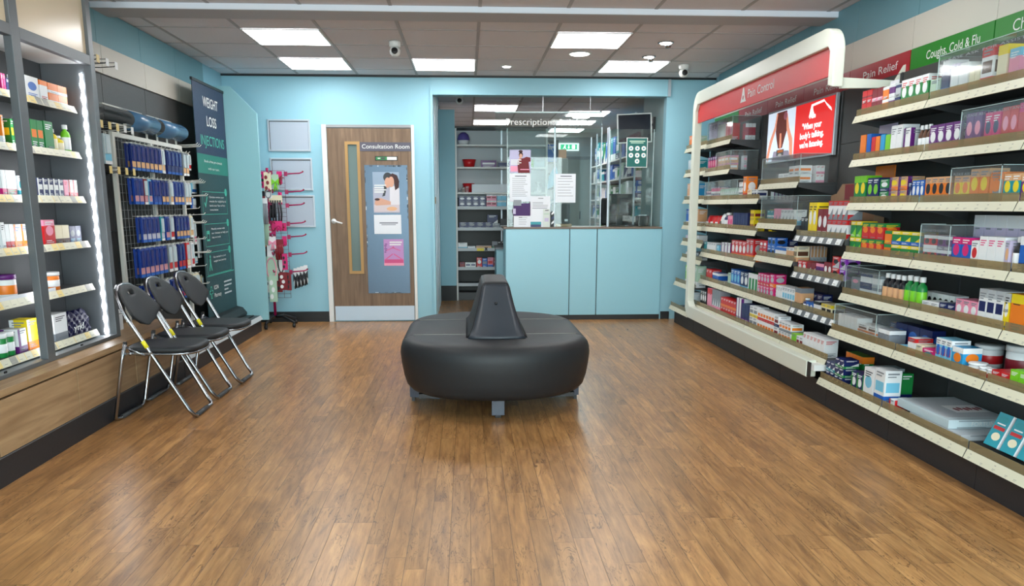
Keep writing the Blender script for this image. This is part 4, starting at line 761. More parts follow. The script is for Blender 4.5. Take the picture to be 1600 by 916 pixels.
('L4', 'white and coral carton', 'box', 'w', 'Br Lr', 'F', -2.285, 4.172, 0.0369, 0.12, 0.09, 2, 1),
('L4', 'white and orange bee carton', 'box', 'w', 'Vo Bo Lb', 'F', -2.285, 4.31, 0.0677, 0.117, 0.09, 2, 1),
('R5', 'orange gummies jar with white lid', 'tub', 'o', 'w', 'F', -2.285, 4.625, 0.1178, 0.101, 0.113, 1, 1),
('L5', 'fruit gummies jar with purple lid', 'tub', 'w', 'o', 'F', -2.285, 4.192, 0.1131, 0.124, 0.109, 1, 1),
('R6', 'plain white carton with green square', 'box', 'w', 'Lk Be', 'F', -2.285, 4.603, 0.1463, 0.15, 0.09, 1, 1),
('L6', 'green glass jar with white lid', 'tub', 'g', 'w', 'F', -2.285, 4.091, 0.0635, 0.121, 0.061, 2, 1),
('L6', 'white and purple carton', 'box', 'w', 'Vp Bp', 'F', -2.285, 4.179, 0.0816, 0.124, 0.09, 1, 1),
('L6', 'tall yellow and white carton', 'box', 'y', 'Vw Bo', 'F', -2.285, 4.291, 0.1, 0.16, 0.09, 1, 1),
('L6', 'white and blue carton', 'box', 'w', 'Tb', 'F', -2.285, 4.31, 0.0185, 0.143, 0.09, 1, 1)]

SHP = {}
for k in range(1, 8):
    SHP['C%d' % k] = '%s near right shelf' % ORD[k - 1]; SHP['B%d' % k] = '%s framed right shelf' % ORD[k - 1]
for k in range(1, 9): SHP['A%d' % k] = '%s shelf, farthest bay' % ORD[k - 1]
for k in range(1, 4): SHP['D%d' % k] = '%s shelf under poster' % ORD[k - 1]
SHP['G1'] = 'upper slotted-tag shelf'; SHP['G2'] = 'lower slotted-tag shelf'
for k in range(1, 7): SHP['R%d' % k] = '%s shelf, lit cabinet' % ORD[k - 1]; SHP['L%d' % k] = '%s shelf, left-edge cabinet' % ORD[k - 1]
for (sk, desc, shape, base, codes, md, a0, y0, w_, h, d, n, rows) in PROD:
    X, Z = SHELF[sk]; z0 = Z - .0058; kind = 'L' if X < 0 else 'R'; s = 1 if X > 0 else -1
    KIND[0] = {'A': 'toiletry_carton', 'B': 'tablet_carton', 'D': 'tablet_carton', 'G': 'tablet_carton', 'L': 'supplement_carton', 'R': 'supplement_carton'}.get(sk[0], 'skincare_carton' if sk in ('C6', 'C7') else 'cold_remedy_carton')
    tot = n * rows; cat = {'box': {'A': 'toiletries box', 'B': 'tablet box', 'D': 'tablet box', 'G': 'tablet box', 'L': 'supplement box', 'R': 'supplement box'}.get(sk[0], 'cold remedy box' if sk < 'C6' else 'skincare box'), 'bottle': 'bottle', 'tub': 'jar', 'bag': 'pouch'}[shape]
    if n == 1 and w_ > h * 2.2 and shape == 'box': pass
    proto = None
    for r_ in range(rows):
        for i in range(n):
            if md == 'F':
                y = (y0 - (i + .5) * w_) if s > 0 else (y0 - (n - 1 - i + .5) * w_ if False else y0 - (n - 1 - i) * w_ - w_ / 2)
                if proto is None: proto = goods(shape, w_ - .0036, h - .0015, d, base, codes, kind, desc); first = True
                loc = (a0 + s * d / 2, y, z0 + r_ * h + .0002)
            else:
                if proto is None: proto = goods(shape, w_ - .002, h - .0015, d, base, codes, 'B', desc); first = True
                loc = (a0 + (i + .5) * w_, y0 + d / 2, z0 + r_ * h + .0002)
            lab = desc
            if n > 1: lab += ', ' + ORD[i] + ' from left'
            if rows > 1: lab += ', ' + (('lower', 'upper') if rows == 2 else ('bottom', 'middle', 'top'))[r_] + ' layer'
            lab += ', ' + SHP[sk]
            put(proto, first, loc, uniq(lab), cat, ('%ss on the %s' % (desc.split(' at shelf')[0], SHP[sk])) if tot > 1 else None); first = False

def letter_on(prefix, text, frac_b, hh, ww, m_):
    for o in list(bpy.data.objects):
        if o.get('label', '').startswith(prefix):
            bb = [Vector(c) for c in o.bound_box]; x0 = min(c.x for c in bb); y1 = max(c.y for c in bb); y0 = min(c.y for c in bb); h = max(c.z for c in bb)
            f = Face('R', (x0 - .0004, (y0 + y1) / 2, h * frac_b)); f.text(text, m_, 0, 0, hh, o, w=min(ww, (y1 - y0) * .9), align='CENTER', bold=.01)
letter_on('red carton with white lettering,', 'bazuka', .1, .014, .05, WHITE); letter_on('lime green carton with white lettering,', 'bazuka', .1, .014, .05, WHITE); letter_on('tall yellow liquid carton', 'LIQUID', .5, .012, .05, pal('k'))

# ------------------------------------------------------------ right-hand gondola run
BY = [8.335, 7.6, 6.865, 6.13, 5.395, 4.66, 3.92, 3.185, 2.45]
BN = ['farthest', 'second farthest', 'third farthest', 'fourth farthest', 'fifth farthest', 'sixth farthest', 'seventh farthest', 'nearest']
for k in range(8):
    y1, y0 = BY[k], BY[k + 1]
    t = thing('shelving_bay', BN[k] + ' charcoal back-panelled shelving bay on the right wall', 'shelving unit', (2.5, (y0 + y1) / 2, 0), 'charcoal shelving bays on the right wall')
    m = MB()
    for z0, z1 in ((.15, .52), (.523, .89), (.893, 1.26), (1.263, 1.63), (1.633, 1.98)): m.box(2.52, y0 + .002, z0, XR - .001, y1 - .002, z1, SLAT)
    m.build('back_panel', t)
    m = MB(); m.box(2.21, y0 + .0015, .0, 2.511, y1 - .0015, .143, KICK); solo(m, 'gondola_plinth', BN[k] + ' black floor plinth section along the right wall', 'plinth', (2.36, (y0 + y1) / 2, 0), 'black plinth sections of the right wall')
    m = MB(); m.box(2.512, y0 + .0, .144, 2.5195, y0 + .012, 1.98, DGREY); m.build('slotted_upright', t)
for k in range(8):
    y1, y0 = BY[k], BY[k + 1]
    m = MB(); m.box(2.555, y0 + .002, 2.105, XR - .001, y1 - .002, 2.283, CREAM); solo(m, 'header_fascia', BN[k] + ' cream fascia panel above the right wall signs', 'panel', (2.59, (y0 + y1) / 2, 2.105), 'cream fascia panels on the right wall')
    m = MB(); m.box(2.575, y0 + .002, 2.285, XR - .001, y1 - .002, 2.54, TEAL_DIM); solo(m, 'upper_panel', BN[k] + ' teal panel between cream fascia and ceiling, right wall', 'panel', (2.6, (y0 + y1) / 2, 2.285), 'teal upper panels on the right wall')
SG = [('', GREEN, 'far green sign board half hidden behind the white frame', 1.0), ('Pain Relief', DRED, 'dark red Pain Relief board next to the far green one', .42), ('Pain Relief', DRED, 'dark red Pain Relief board above the left of the lit poster', .42),
      ('Pain Relief', DRED, 'dark red Pain Relief board above the right of the lit poster', .42), ('Pain Relief', DRED, 'dark red Pain Relief board between the white frame and the green board', .42),
      ('Coughs, Cold & Flu', GREEN, 'green Coughs, Cold & Flu sign board on the right wall', .47), ('Ch', GREEN, 'nearest green sign board, cut by the picture edge', .6), ('', GREEN, 'plain green sign board beyond the picture edge', 1)]
for k, (s_, c_, w_, tw) in enumerate(SG):
    y1, y0 = BY[k], BY[k + 1]
    t = thing('category_sign', w_, 'sign', (2.56, (y0 + y1) / 2, 1.985)); m = MB(); m.box(2.55, y0 + .004, 1.985, 2.6, y1 - .004, 2.103, c_); m.build('sign_board', t)
    f = Face('R', (2.5498, 0, 0))
    if k == 0: continue
    if k == 6: f.text('Children', WHITE, -(y1 - .135), 2.022, .052, t, w=.27)
    elif s_: f.text(s_, WHITE, -(y1 - .165 - (0 if k == 5 else .02)), 2.02, .046, t, w=tw, bold=.006)

def shelf(key, y1, y0, label, slots=0):
    X, Z = SHELF[key]; s = 1 if X > 0 else -1; wall = 2.511 if X > 0 else -2.455
    t = thing('shop_shelf', label, 'shelf', (X, (y0 + y1) / 2, Z - .03), 'shelves of the ' + ('right wall' if s > 0 else 'lit cabinet')) if X > 0 else None
    par = t
    def bld(mb, nm): return mb.build(nm, par)
    zb = Z - .0062
    m = MB(); m.box(X + s * .012, y0 + .003, zb - .018, wall - s * .0005, y1 - .003, zb, DGREY); bld(m, 'deck')
    for y in ((y0 + .003, y1 - .006) if key[1] != '7' and key != 'A8' else ()): m = MB(); m.prism([(X + s * .012, y, zb - .0185), (X + s * .012, y, zb - .03), (X + s * .12, y, zb - .05), (wall - s * .0005, y, zb - .085), (wall - s * .0005, y, zb - .0185)], (0, 0, 0), (0, .003, 0), DGREY); bld(m, 'bracket')
    m = MB(); m.prism([(X + s * .011, y0 + .004, Z), (X - s * .006, y0 + .004, Z - .040), (X - s * .003, y0 + .004, Z - .041), (X + s * .0118, y0 + .004, Z - .001)], (0, 0, 0), (0, y1 - y0 - .008, 0), MGREY if slots else RAIL)
    rr = random.Random(int(Z * 1000 + y0 * 77)); y = y1 - .03
    A = Vector((0, -s, 0)); f = Face('R' if s > 0 else 'L', (0, 0, 0), axes=((0, -s, 0), (s * .39, 0, .92), (-s * .92, 0, .39)))
    f.o = Vector((X - s * .006, 0, Z - .040))
    if slots:
        n = slots
        for i in range(n):
            a = -s * (y1 - (y1 - y0) * (i + .5) / n) - .035; f.rect(m, a, .004, a + .062, .039, TAG, .0008, .0003); f.rect(m, a + .01, .012, a + .04, .016, TICK, .0003, .0012)
    else:
        while y > y0 + .06:
            a = -s * y if s > 0 else y - .05
            f.rect(m, a, .012, a + rr.uniform(.014, .024), .0145, TICK, .0003, .0003); f.rect(m, a, .007, a + .012, .009, TICK, .0003, .0003)
            if rr.random() < .5: f.rect(m, a + .004, .027, a + .014, .031, TICK, .0003, .0003)
            y -= rr.uniform(.05, .085)
    bld(m, 'price_strip')
    m = MB(); m.box(X + s * .016, y0 + .006, zb + .0002, X + s * .0185, y1 - .006, zb + .042, ACRB); bld(m, 'acrylic_riser')
    return t
NS = ORD
for k in range(1, 8):
    for q in (5, 6, 7): shelf('C%d' % k, BY[q], BY[q + 1], '%s shelf down, %s of the near right bays' % (NS[k - 1], ('left', 'middle', 'right')[q - 5]))
for k in range(1, 9): shelf('A%d' % k, BY[0], BY[1], '%s shelf down, farthest right bay, partly behind the white frame' % NS[k - 1])
QN = {1: 'leftmost', 2: 'second', 3: 'third', 4: 'last'}
for k in range(1, 8):
    for q in (1, 2, 3, 4):
        if k <= 2 and q > 1: continue
        if k <= 5 and q > 2: continue
        shelf('B%d' % k, BY[q], BY[q + 1], '%s shelf down, %s bay inside the white frame' % (NS[k - 1], QN[q]), 6 if (k == 6 and q == 4) else 0)
for k in range(1, 4): shelf('D%d' % k, BY[3], BY[4], '%s shelf down beneath the lit pain poster' % NS[k - 1])
shelf('G1', BY[4], BY[5], 'shelf with white slotted tags under yellow and red display boxes', 6)
shelf('G2', BY[4], BY[5], 'shelf with cream slotted tags under red and purple boxes', 6)

# clear security boxes
def secbox(x0, x1, y0, y1, z0, z1, w_, text=False):
    t = thing('security_box', w_, 'display box', ((x0 + x1) / 2, (y0 + y1) / 2, z0), 'clear lockable display boxes')
    e = .003; m = MB(); m.box(x0, y0, z0, x0 + e, y1, z1, ACR); m.box(x0 + e, y0, z0, x1, y0 + e, z1, ACR); m.box(x0 + e, y1 - e, z0, x1, y1, z1, ACR); m.box(x0, y0, z1 + .0002, x1, y1, z1 + .003, ACR); m.build('clear_case', t)
    m = MB(); g = GLASSE; r = .0022
    for (a, b) in (((x0, y0), (x0, y1)), ((x0, y0), (x1, y0)), ((x0, y1), (x1, y1))): m.box(a[0] - r, a[1] - r, z1 + .0032, b[0] + r, b[1] + r, z1 + .0062, g)
    for (a, b) in ((x0, y0), (x0, y1)): m.box(a - r, b - r, z0, a - .0002, b + r, z1, g)
    m.build('case_edge', t)
    if text:
        f = Face('R', (x0 - .0005, 0, 0)); f.text('PLEASE ASK FOR ASSISTANCE', FW, -(y1 - .02), z1 - .03, .012, t, w=(y1 - y0) - .04)
    return t
def dk(k): return SHELF[k][1] - .0055
secbox(2.262, 2.5, 3.2, 3.645, dk('C2'), 1.645, 'clear box over the pink and scarlet cartons, second near shelf', True)
secbox(2.262, 2.5, 3.3225, 3.68, dk('C3'), 1.39, 'clear box over yellow and orange vitamin cartons', True)
secbox(2.262, 2.385, 3.6385, 3.885, dk('C4'), 1.13, 'clear box over red and purple pastille cartons', True)
secbox(2.262, 2.5, 4.2475, 4.635, dk('C5'), .87, 'clear box over navy cartons left of the brown bottles', True)
secbox(2.212, 2.47, 4.1405, 4.635, dk('C6'), .64, 'clear box over slim green and terracotta cartons', True)
secbox(2.262, 2.5, 3.10, 3.87, dk('C1'), 1.92, 'clear box over tall cartons on the top near shelf', True)
secbox(2.262, 2.46, 5.41, 6.12, dk('D1'), 1.57, 'large clear box directly beneath the lit poster')
secbox(2.262, 2.5, 5.41, 6.09, dk('D2'), 1.29, 'clear box over teal and grey cartons, second under the poster')
secbox(2.262, 2.5, 6.88, 7.594, dk('B1'), 1.975, 'clear box on the top shelf inside the white frame')
secbox(2.262, 2.5, 6.88, 7.295, dk('B2'), 1.69, 'clear box on the second shelf inside the white frame')
secbox(2.262, 2.5, 6.6705, 7.594, dk('B3'), 1.44, 'clear box over purple and magenta cartons inside the frame')

# pain control header frame
t = thing('promotional_surround', 'large white C-shaped frame with the red Pain Control sign', 'sign surround', (2.14, 6.1, .17))
WF = mat('frame_white', (224, 228, 214), .35)
out = arc(7.45, .30, .13, -90, 0)[0:]; out = [(7.45 + .13 * math.cos(math.radians(a)), .30 + .13 * math.sin(math.radians(a))) for a in range(-90, 1, 15)]
out += [(7.43 + .15 * math.cos(math.radians(a)), 2.095 + .15 * math.sin(math.radians(a))) for a in range(0, 91, 15)]
out += [(4.83 + .15 * math.cos(math.radians(a)), 2.095 + .15 * math.sin(math.radians(a))) for a in range(90, 181, 12)]
out += [(4.68, 1.90), (4.745, 1.915), (4.745, 2.105), (4.775, 2.135), (7.44, 2.135), (7.495, 2.08), (7.495, .33), (7.44, .285), (4.75, .275), (4.75, .17)]
m = MB(); m.prism([(2.11, y, z) for y, z in out], (0, 0, 0), (.065, 0, 0), WF); m.build('white_frame', t, .006)
m = MB(); m.box(2.135, 4.75, 1.975, 2.15, 7.494, 2.1348, RED); m.build('red_sign_panel', t)
f = Face('R', (2.1349, 0, 0)); f.text('Pain Control', WHITE, -6.17, 2.03, .062, t, w=.52)
m = MB(); f.poly(m, [(-6.335, 2.012), (-6.21, 2.012), (-6.235, 2.045), (-6.262, 2.118), (-6.285, 2.118), (-6.31, 2.045)], WHITE, .002); f.ell(m, -6.272, 2.045, .012, .016, DRED, .003); m.build('triangle_emblem', t)
m = MB(); m.prism([(2.1755, 4.70, 1.895), (2.1755, 4.70, 1.955), (2.50, 4.70, 1.94), (2.549, 4.70, 2.03), (2.549, 4.70, 1.915), (2.50, 4.70, 1.90)], (0, 0, 0), (0, .03, 0), WF); m.build('support_arm', t)
m = MB(); m.box(2.12, 4.66, .225, 2.2, 4.749, .262, WHITE); m.box(2.115, 4.7, .175, 2.12, 4.749, .27, BLACK); m.build('open_end_bracket', t)

# lit poster
t = thing('lit_poster', 'lit red and photo poster about listening to your body, right wall', 'poster', (2.5, 6.05, 1.58))
m = MB(); m.box(2.485, 5.43, 1.565, 2.511, 6.66, 1.975, ALU); m.build('light_box_case', t, .003)
f = Face('R', (2.4848, 6.645, 1.58), 1.2, .38)
WE = mat('poster_lit_white', (250, 246, 246), .4, emit=.6); PR = mat('poster_red', (232, 40, 38), .4, emit=.4)
m = MB(); PS = mat('poster_pale_sky', (206, 222, 238), .4, emit=.5); PSK = mat('poster_arm_skin', (226, 150, 120), .4, emit=.4); PH = mat('poster_brown_hair', (112, 52, 42), .5, emit=.25)
f.rect(m, 0, 0, .46, 1, PS, .001); f.rect(m, .46, 0, 1, 1, PR, .001)
f.poly(m, [(.16, .98), (.32, .98), (.335, .6), (.3, .42), (.27, .25), (.2, .25), (.17, .42), (.145, .6)], PH, .0016)
f.poly(m, [(.03, .0), (.08, .35), (.14, .62), (.17, .95), (.15, .98), (.12, .7), (.05, .45), (.0, .1)], PSK, .002); f.poly(m, [(.45, .0), (.43, .4), (.37, .62), (.33, .92), (.31, .9), (.33, .6), (.38, .35), (.4, .05)], PSK, .002)
f.poly(m, [(.22, .55), (.245, .55), (.255, .3), (.235, .2), (.22, .3)], PSK, .0026); f.poly(m, [(.1, .0), (.13, .2), (.38, .18), (.42, .0)], pal('v'), .0024)
f.rect(m, .18, .1, .3, .22, MGREY, .003); f.rect(m, .2, .16, .29, .21, pal('o'), .0034); f.ell(m, .24, .11, .03, .03, WHITE, .0034)
f.ell(m, .3, .88, .03, .08, pal('i'), .003); m.build('photo_and_red_panel', t)
m = MB(); f.poly(m, [(.66, .72), (.69, .95), (.86, .98), (.93, .8), (.97, .74), (.96, .8), (.9, .86), (.87, .94), (.71, .91), (.715, .85), (.745, .72)], WE, .0016); m.build('white_swoosh', t)
f1 = Face('R', (2.4836, 6.645, 1.58)); 
f1.text('Pain', WE, .86, .265, .034, parent=t, name='slogan_line', w=.1, bold=.04, align='CENTER'); f1.text('"When your', WE, .855, .195, .042, parent=t, name='slogan_line', w=.33, bold=.035, align='CENTER')
f1.text("body's talking,", WE, .86, .13, .042, parent=t, name='slogan_line', w=.4, bold=.035, align='CENTER'); f1.text("we're listening.", WE, .86, .065, .042, parent=t, name='slogan_line', w=.4, bold=.035, align='CENTER')

# special goods on the right
def bigbox(name, w_, cat, x0, x1, y0, y1, z0, z1, base, codes='', extra=None):
    t = thing(name, w_, cat, ((x0 + x1) / 2, (y0 + y1) / 2, z0)); m = MB(); m.box(x0, y0, z0, x1, y1, z1, pal(base)); m.build('box_body', t, .002)
    m = MB(); art(m, Face('B', (x0, y0 - .0002, z0), x1 - x0, z1 - z0), codes); art(m, Face('R', (x0 - .0002, y1, z0), y1 - y0, z1 - z0), codes); m.build('printed_faces', t)
    return t
zd = dk('C7')
t = bigbox('flat_carton', 'flat grey carton lying lowest on the bottom right shelf', 'box', 2.2, 2.47, 3.3, 3.72, zd, zd + .03, 's', '')
t = bigbox('support_pillow_box', 'flat pale blue box lettered FORTUNA on the bottom right shelf', 'box', 2.2, 2.5, 3.4, 3.84, zd + .0305, zd + .072, 'a', '')
f = Face('B', (2.2, 3.3995, zd + .0305)); f.text('FORTUNA', WHITE, .11, .012, .02, t, w=.13)
ft = Face('U', (2.2, 3.4, zd + .0725), .3, .44); m = MB(); ft.rect(m, .05, .1, .95, .95, pal('s'), .0006); ft.rect(m, .4, .3, .95, .6, pal('w'), .001); 
for q in range(6): ft.ell(m, .5 + q * .08, .42 + .03 * (q % 2), .03, .06, pal('d'), .0016)
m.build('top_picture', t)
t = bigbox('flat_red_pack', 'thin red and white pack lying behind the FORTUNA box', 'box', 2.19, 2.46, 3.846, 3.9, zd, zd + .055, 'w', 'Vr')
for k in range(3):
    t = thing('first_aid_carton', ORD[k] + ' from left of the leaning turquoise cartons at bottom right', 'box', (2.25, 3.12 - k * .105, zd + .004), 'leaning turquoise cartons', local=True)
    w_, h, d = .085, .15, .085; m = MB(); m.box(-d / 2, -w_ / 2, 0, d / 2, w_ / 2, h, pal('w')); m.build('box_body', t)
    m = MB(); f = Face('R', (-d / 2 - .0002, w_ / 2, 0), w_, h); f.rect(m, 0, 0, 1, 1, mat('turquoise_print', (20, 150, 168), .35), .0004); f.rect(m, .1, .5, .9, .6, pal('r'), .0008); f.ell(m, .55, .3, .3, .12, pal('u'), .0008); f.ell(m, .5, .82, .36, .1, pal('t'), .0008); f.rect(m, .2, .66, .8, .7, pal('w'), .0009); m.build('printed_front', t)
    t.rotation_euler = (0, math.radians(24), 0); t.location.z = zd + .0195
# display outers: brown card display with dark red top behind the white cartons
t = thing('card_display_tray', 'brown and dark red card display standing behind the yellow carton', 'display tray', (2.43, 5.0, dk('G1')))
m = MB(); m.prism([(2.44, 5.3, dk('G1')), (2.44, 5.3, dk('G1') + .27), (2.44, 5.22, dk('G1') + .28), (2.44, 5.15, dk('G1') + .34), (2.44, 4.7, dk('G1') + .34), (2.44, 4.7, dk('G1'))], (0, 0, 0), (.06, 0, 0), mat('brown_card', (150, 118, 92), .7)); m.build('card_back', t)
m = MB(); m.box(2.436, 4.72, dk('G1') + .24, 2.4395, 5.1, dk('G1') + .335, pal('d')); m.build('red_header', t)
t = thing('header_card', 'white leaflet card standing at the left end, top near shelf', 'card', (2.47, 4.6, dk('C1'))); m = MB(); m.box(2.44, 4.56, dk('C1'), 2.445, 4.65, dk('C1') + .2, PAPER); m.build('card', t)
t = thing('header_card', 'orange card standing at the left end, third near shelf', 'card', (2.41, 4.55, dk('C3'))); m = MB(); m.box(2.40, 4.44, dk('C3'), 2.405, 4.655, dk('C3') + .215, pal('o')); m.build('card', t)
t = thing('header_card', 'pale lilac card standing at the left end, second near shelf', 'card', (2.41, 4.6, dk('C2'))); m = MB(); m.box(2.40, 4.46, dk('C2'), 2.405, 4.655, dk('C2') + .2, pal('v')); m.build('card', t)
t = thing('white_tub', 'clear white plastic tub on the bottom shelf behind navy cartons', 'tub', (2.36, 4.3, zd)); m = MB(); m.box(2.295, 4.39, zd, 2.40, 4.19 + .0, zd + .005, pal('c')); m.prism([(2.295, 4.19, zd + .0052), (2.41, 4.19, zd + .0052), (2.42, 4.18, zd + .15), (2.285, 4.18, zd + .15)], (0, 0, 0), (0, .1, 0), pal('a')); m.build('tub_body', t)

# ------------------------------------------------------------ left wall
LN = [('first', 4.985, 5.745), ('second', 5.745, 6.48), ('third', 6.48, 7.215), ('fourth', 7.215, 7.95)]
for nm, y0, y1 in LN:
    t = thing('wall_panel_bay', nm + ' dark panelled bay after the lit cabinet, left wall', 'wall panel', (-2.46, (y0 + y1) / 2, .43), 'dark panelled bays on the left wall')
    m = MB()
    for z0, z1 in ((.15, .6), (.603, 1.05), (1.053, 1.5), (1.503, 1.8), (1.803, 2.098)): m.box(XL + .001, y0 + .003, z0, -2.455, y1 - .003, z1, SLAT)
    m.build('dark_panel', t); m = MB(); m.box(XL + .001, y0 + .003, 2.1, -2.44, y1 - .003, 2.285, CREAM); m.build('cream_fascia', t)
    m = MB(); m.box(XL + .001, y0 + .003, 2.287, -2.462, y1 - .003, 2.535, TEAL_DIM); m.build('teal_upper_panel', t)
# oak plinth unit with drawers
t = thing('oak_drawer_plinth', 'long pale oak drawer plinth under the lit cabinet and chairs', 'cabinet', (-2.26, 4.0, 0))
m = MB(); m.box(-2.454, .9, .395, -2.05, 5.745, .43, OAK); m.build('worktop', t, .002)
m = MB(); m.box(-2.454, .9, .135, -2.075, 5.74, .388, mat('dark_carcass', (50, 42, 36), .6)); m.build('carcass', t)
for k in range(6):
    y0 = 5.65 - .735 * (k + 1); m = MB(); m.box(-2.0745, y0 + .004, .138, -2.055, y0 + .731, .384, OAK); m.build('drawer', t, .0015)
m = MB(); m.box(-2.454, .9, 0, -2.06, 5.74, .131, KICK); m.box(-2.06, .9, .131, -2.052, 5.74, .136, MGREY); m.build('plinth', t)
# low base shelf beyond the plinth
t = thing('base_shelf', 'low dark base shelf with a pale front strip left of the spinner', 'shelf', (-2.26, 6.85, 0))
m = MB(); m.box(-2.454, 5.75, 0, -2.06, 7.93, .108, KICK); m.build('plinth', t); m = MB(); m.box(-2.454, 5.75, .109, -2.065, 7.945, .155, DGREY); m.build('deck', t)
m = MB(); m.prism([(-2.064, 5.75, .157), (-2.045, 5.75, .118), (-2.05, 5.75, .116), (-2.0645, 5.75, .15)], (0, 0, 0), (0, 2.19, 0), mat('pale_strip', (196, 202, 206), .35)); m.build('price_strip', t)
m = MB(); m.box(-2.4, 7.3, .156, -2.12, 7.9, .166, BLACK); m.build('rubber_mat', t)
# end partition
m = MB(); m.prism([(XL + .001, 7.952, .11), (-1.99, 7.952, .11), (-1.99, 7.952, 2.09), (-2.23, 7.952, 2.335), (XL + .001, 7.952, 2.335)], (0, 0, 0), (0, .03, 0), mat('end_panel_teal', (150, 204, 214), .35)); o = m.build('panel', None, 0, (-2.2, 7.95, 0))
o.name = 'end_partition'; meta(o, 'teal end partition with a cut corner beside the roll-up banner', 'partition')
m = MB(); m.box(-2.03, 7.945, 0, -1.992, 7.985, .1095, BLACK); m.box(XL + .02, 7.951, 0, -2.031, 7.985, .1095, BLACK); m.build('black_skirting', o)
m = MB(); m.box(-1.9898, 7.952, .11, -1.985, 7.982, 2.09, mat('edging_pale', (176, 214, 220), .3)); m.build('edging_strip', o)

# lit display cabinet
t = thing('lit_display_cabinet', 'tall grey framed display cabinet with strip lighting at left', 'display cabinet', (-2.3, 4.2, .43))
m = MB()
for (y0, y1) in ((4.935, 4.99), (4.125, 4.20), (3.315, 3.385)): m.box(-2.20, y0, .431, -2.16, y1, 2.52, MGREY)
for (a, b) in ((3.385, 4.125), (4.2, 4.935)):
    m.box(-2.20, a, .431, -2.16, b, .452, MGREY); m.box(-2.20, a, 2.02, -2.16, b, 2.075, MGREY); m.box(-2.2, a, 2.50, -2.16, b, 2.52, MGREY)
m.build('cabinet_frame', t, .002)
m = MB(); m.box(-2.455, 4.955, .431, -2.2005, 4.985, 2.52, MGREY); m.build('side_panel', t)
m = MB(); m.box(-2.478, 3.3, .431, -2.457, 4.954, 2.52, DGREY); m.build('back_panel', t)
m = MB(); m.box(-2.456, 3.3, .431, -2.201, 4.954, .44, mat('base_glass_grey', (176, 186, 190), .08)); m.build('base_board', t)
m = MB(); m.box(-2.456, 3.3, 2.03, -2.201, 4.954, 2.05, WHITE); m.build('top_board', t)
for (a, b) in ((3.385, 4.125), (4.2, 4.935)):
    m = MB(); m.box(-2.19, a + .001, 2.0755, -2.178, b - .001, 2.499, mat('gloss_cream_fascia', (226, 206, 176), .22)); m.build('fascia_panel', t)
for y in (4.948, 4.29):
    m = MB(); 
    zz = [.45 + .0127 * q for q in range(121)]; pa = [(-2.236 - .004 * math.sin(q * 1.05), z) for q, z in enumerate(zz)]; pb = [(-2.221 + .004 * math.sin(q * 1.05), z) for q, z in enumerate(zz)]
    vs = [(x, y, z) for x, z in pa] + [(x, y, z) for x, z in pb] + [(x, y + .006, z) for x, z in pa] + [(x, y + .006, z) for x, z in pb]; n = 121; fs = []
    for q in range(120): fs += [(q, q + 1, n + q + 1, n + q), (2 * n + q, 3 * n + q, 3 * n + q + 1, 2 * n + q + 1), (q, 2 * n + q, 2 * n + q + 1, q + 1), (n + q, n + q + 1, 3 * n + q + 1, 3 * n + q)]
    m.add(vs, fs, LEDW); m.build('led_strip', t)
for k in range(1, 7):
    for (a, b, kk) in ((3.35, 4.27, 'L'), (4.33, 4.90, 'R')):
        X, Z = SHELF[kk + str(k)]; zb = Z - .0062; s = -1
        m = MB(); m.box(-2.455, a, zb - .016, X - .012, b, zb, DGREY); sh = m.build('shelf_deck', t)
        m = MB(); m.prism([(X - .012, a, Z), (X + .004, a, Z - .038), (X + .001, a, Z - .039), (X - .0118, a, Z - .003)], (0, 0, 0), (0, b - a, 0), RAIL)
        rr = random.Random(k * 7 + int(a * 10)); f = Face('L', (X + .004, 0, Z - .038), axes=((0, 1, 0), (-.39, 0, .92), (.92, 0, .39))); y = a + .01; i = 0
        YT = mat('price_tag_yellow', (232, 206, 130), .45); GT = mat('strip_gap_grey', (150, 148, 138), .45)
        while y < b - .07:
            f.rect(m, y, .002, y + .006 + .05 * (rr.random() < .8), .04, YT if rr.random() < .35 else (GT if rr.random() < .2 else RAIL), .0006, .0002); f.rect(m, y + .008, .012, y + .035, .015, TICK, .0003, .0009); y += .066; i += 1
        m.build('price_strip', sh)
m = MB(); m.box(-2.175, 4.5, .4525, -2.17, 4.52, .462, BLACK); m.box(-2.175, 3.75, .4525, -2.17, 3.77, .462, BLACK); m.build('lock', t)
# goods unique to the cabinet
t = thing('snack_pouch', 'crinkled navy pouch lettered yrkl on the lowest cabinet shelf', 'pouch', (-2.33, 4.75, dk('R6')), local=True)
mb = MB(); vs = []; fs = []; n = 8
for j in range(n + 1):
    z = .13 * j / n
    for i in range(13):
        y = -.13 + .26 * i / 12; vs.append((.03 * math.sqrt(max(0, 1 - (j / n) ** 2)) + .006 * math.sin(i * 2.1 + j * 1.7) + .01, y, z + (.012 * math.sin(i * 1.9) if j == n else 0)))
for j in range(n + 1):
    z = .13 * j / n
    for i in range(13): vs.append((-.02, -.13 + .26 * i / 12, z))
W_ = 13; B0 = (n + 1) * W_
for j in range(n):
    for i in range(12):
        a = j * W_ + i; fs.append((a, a + 1, a + W_ + 1, a + W_)); a += B0; fs.append((a, a + W_, a + W_ + 1, a + 1))
for i in range(12): fs.append((i, B0 + i, B0 + i + 1, i + 1)); a = n * W_ + i; fs.append((a, a + 1, B0 + a + 1, B0 + a))
for j in range(n): a = j * W_; fs.append((a, a + W_, B0 + a + W_, B0 + a)); a += 12; fs.append((a, B0 + a, B0 + a + W_, a + W_))
mb.add(vs, fs, mat('navy_film', (22, 22, 64), .42)); mb.build('pouch_body', t)
f = Face('L', (.056, -.1, .03)); f.text('yrkl', WHITE, .0, .0, .034, t, w=.12, bold=.02)
for (x, y, w_) in ((4.2, 4.3, 'left'), ): pass
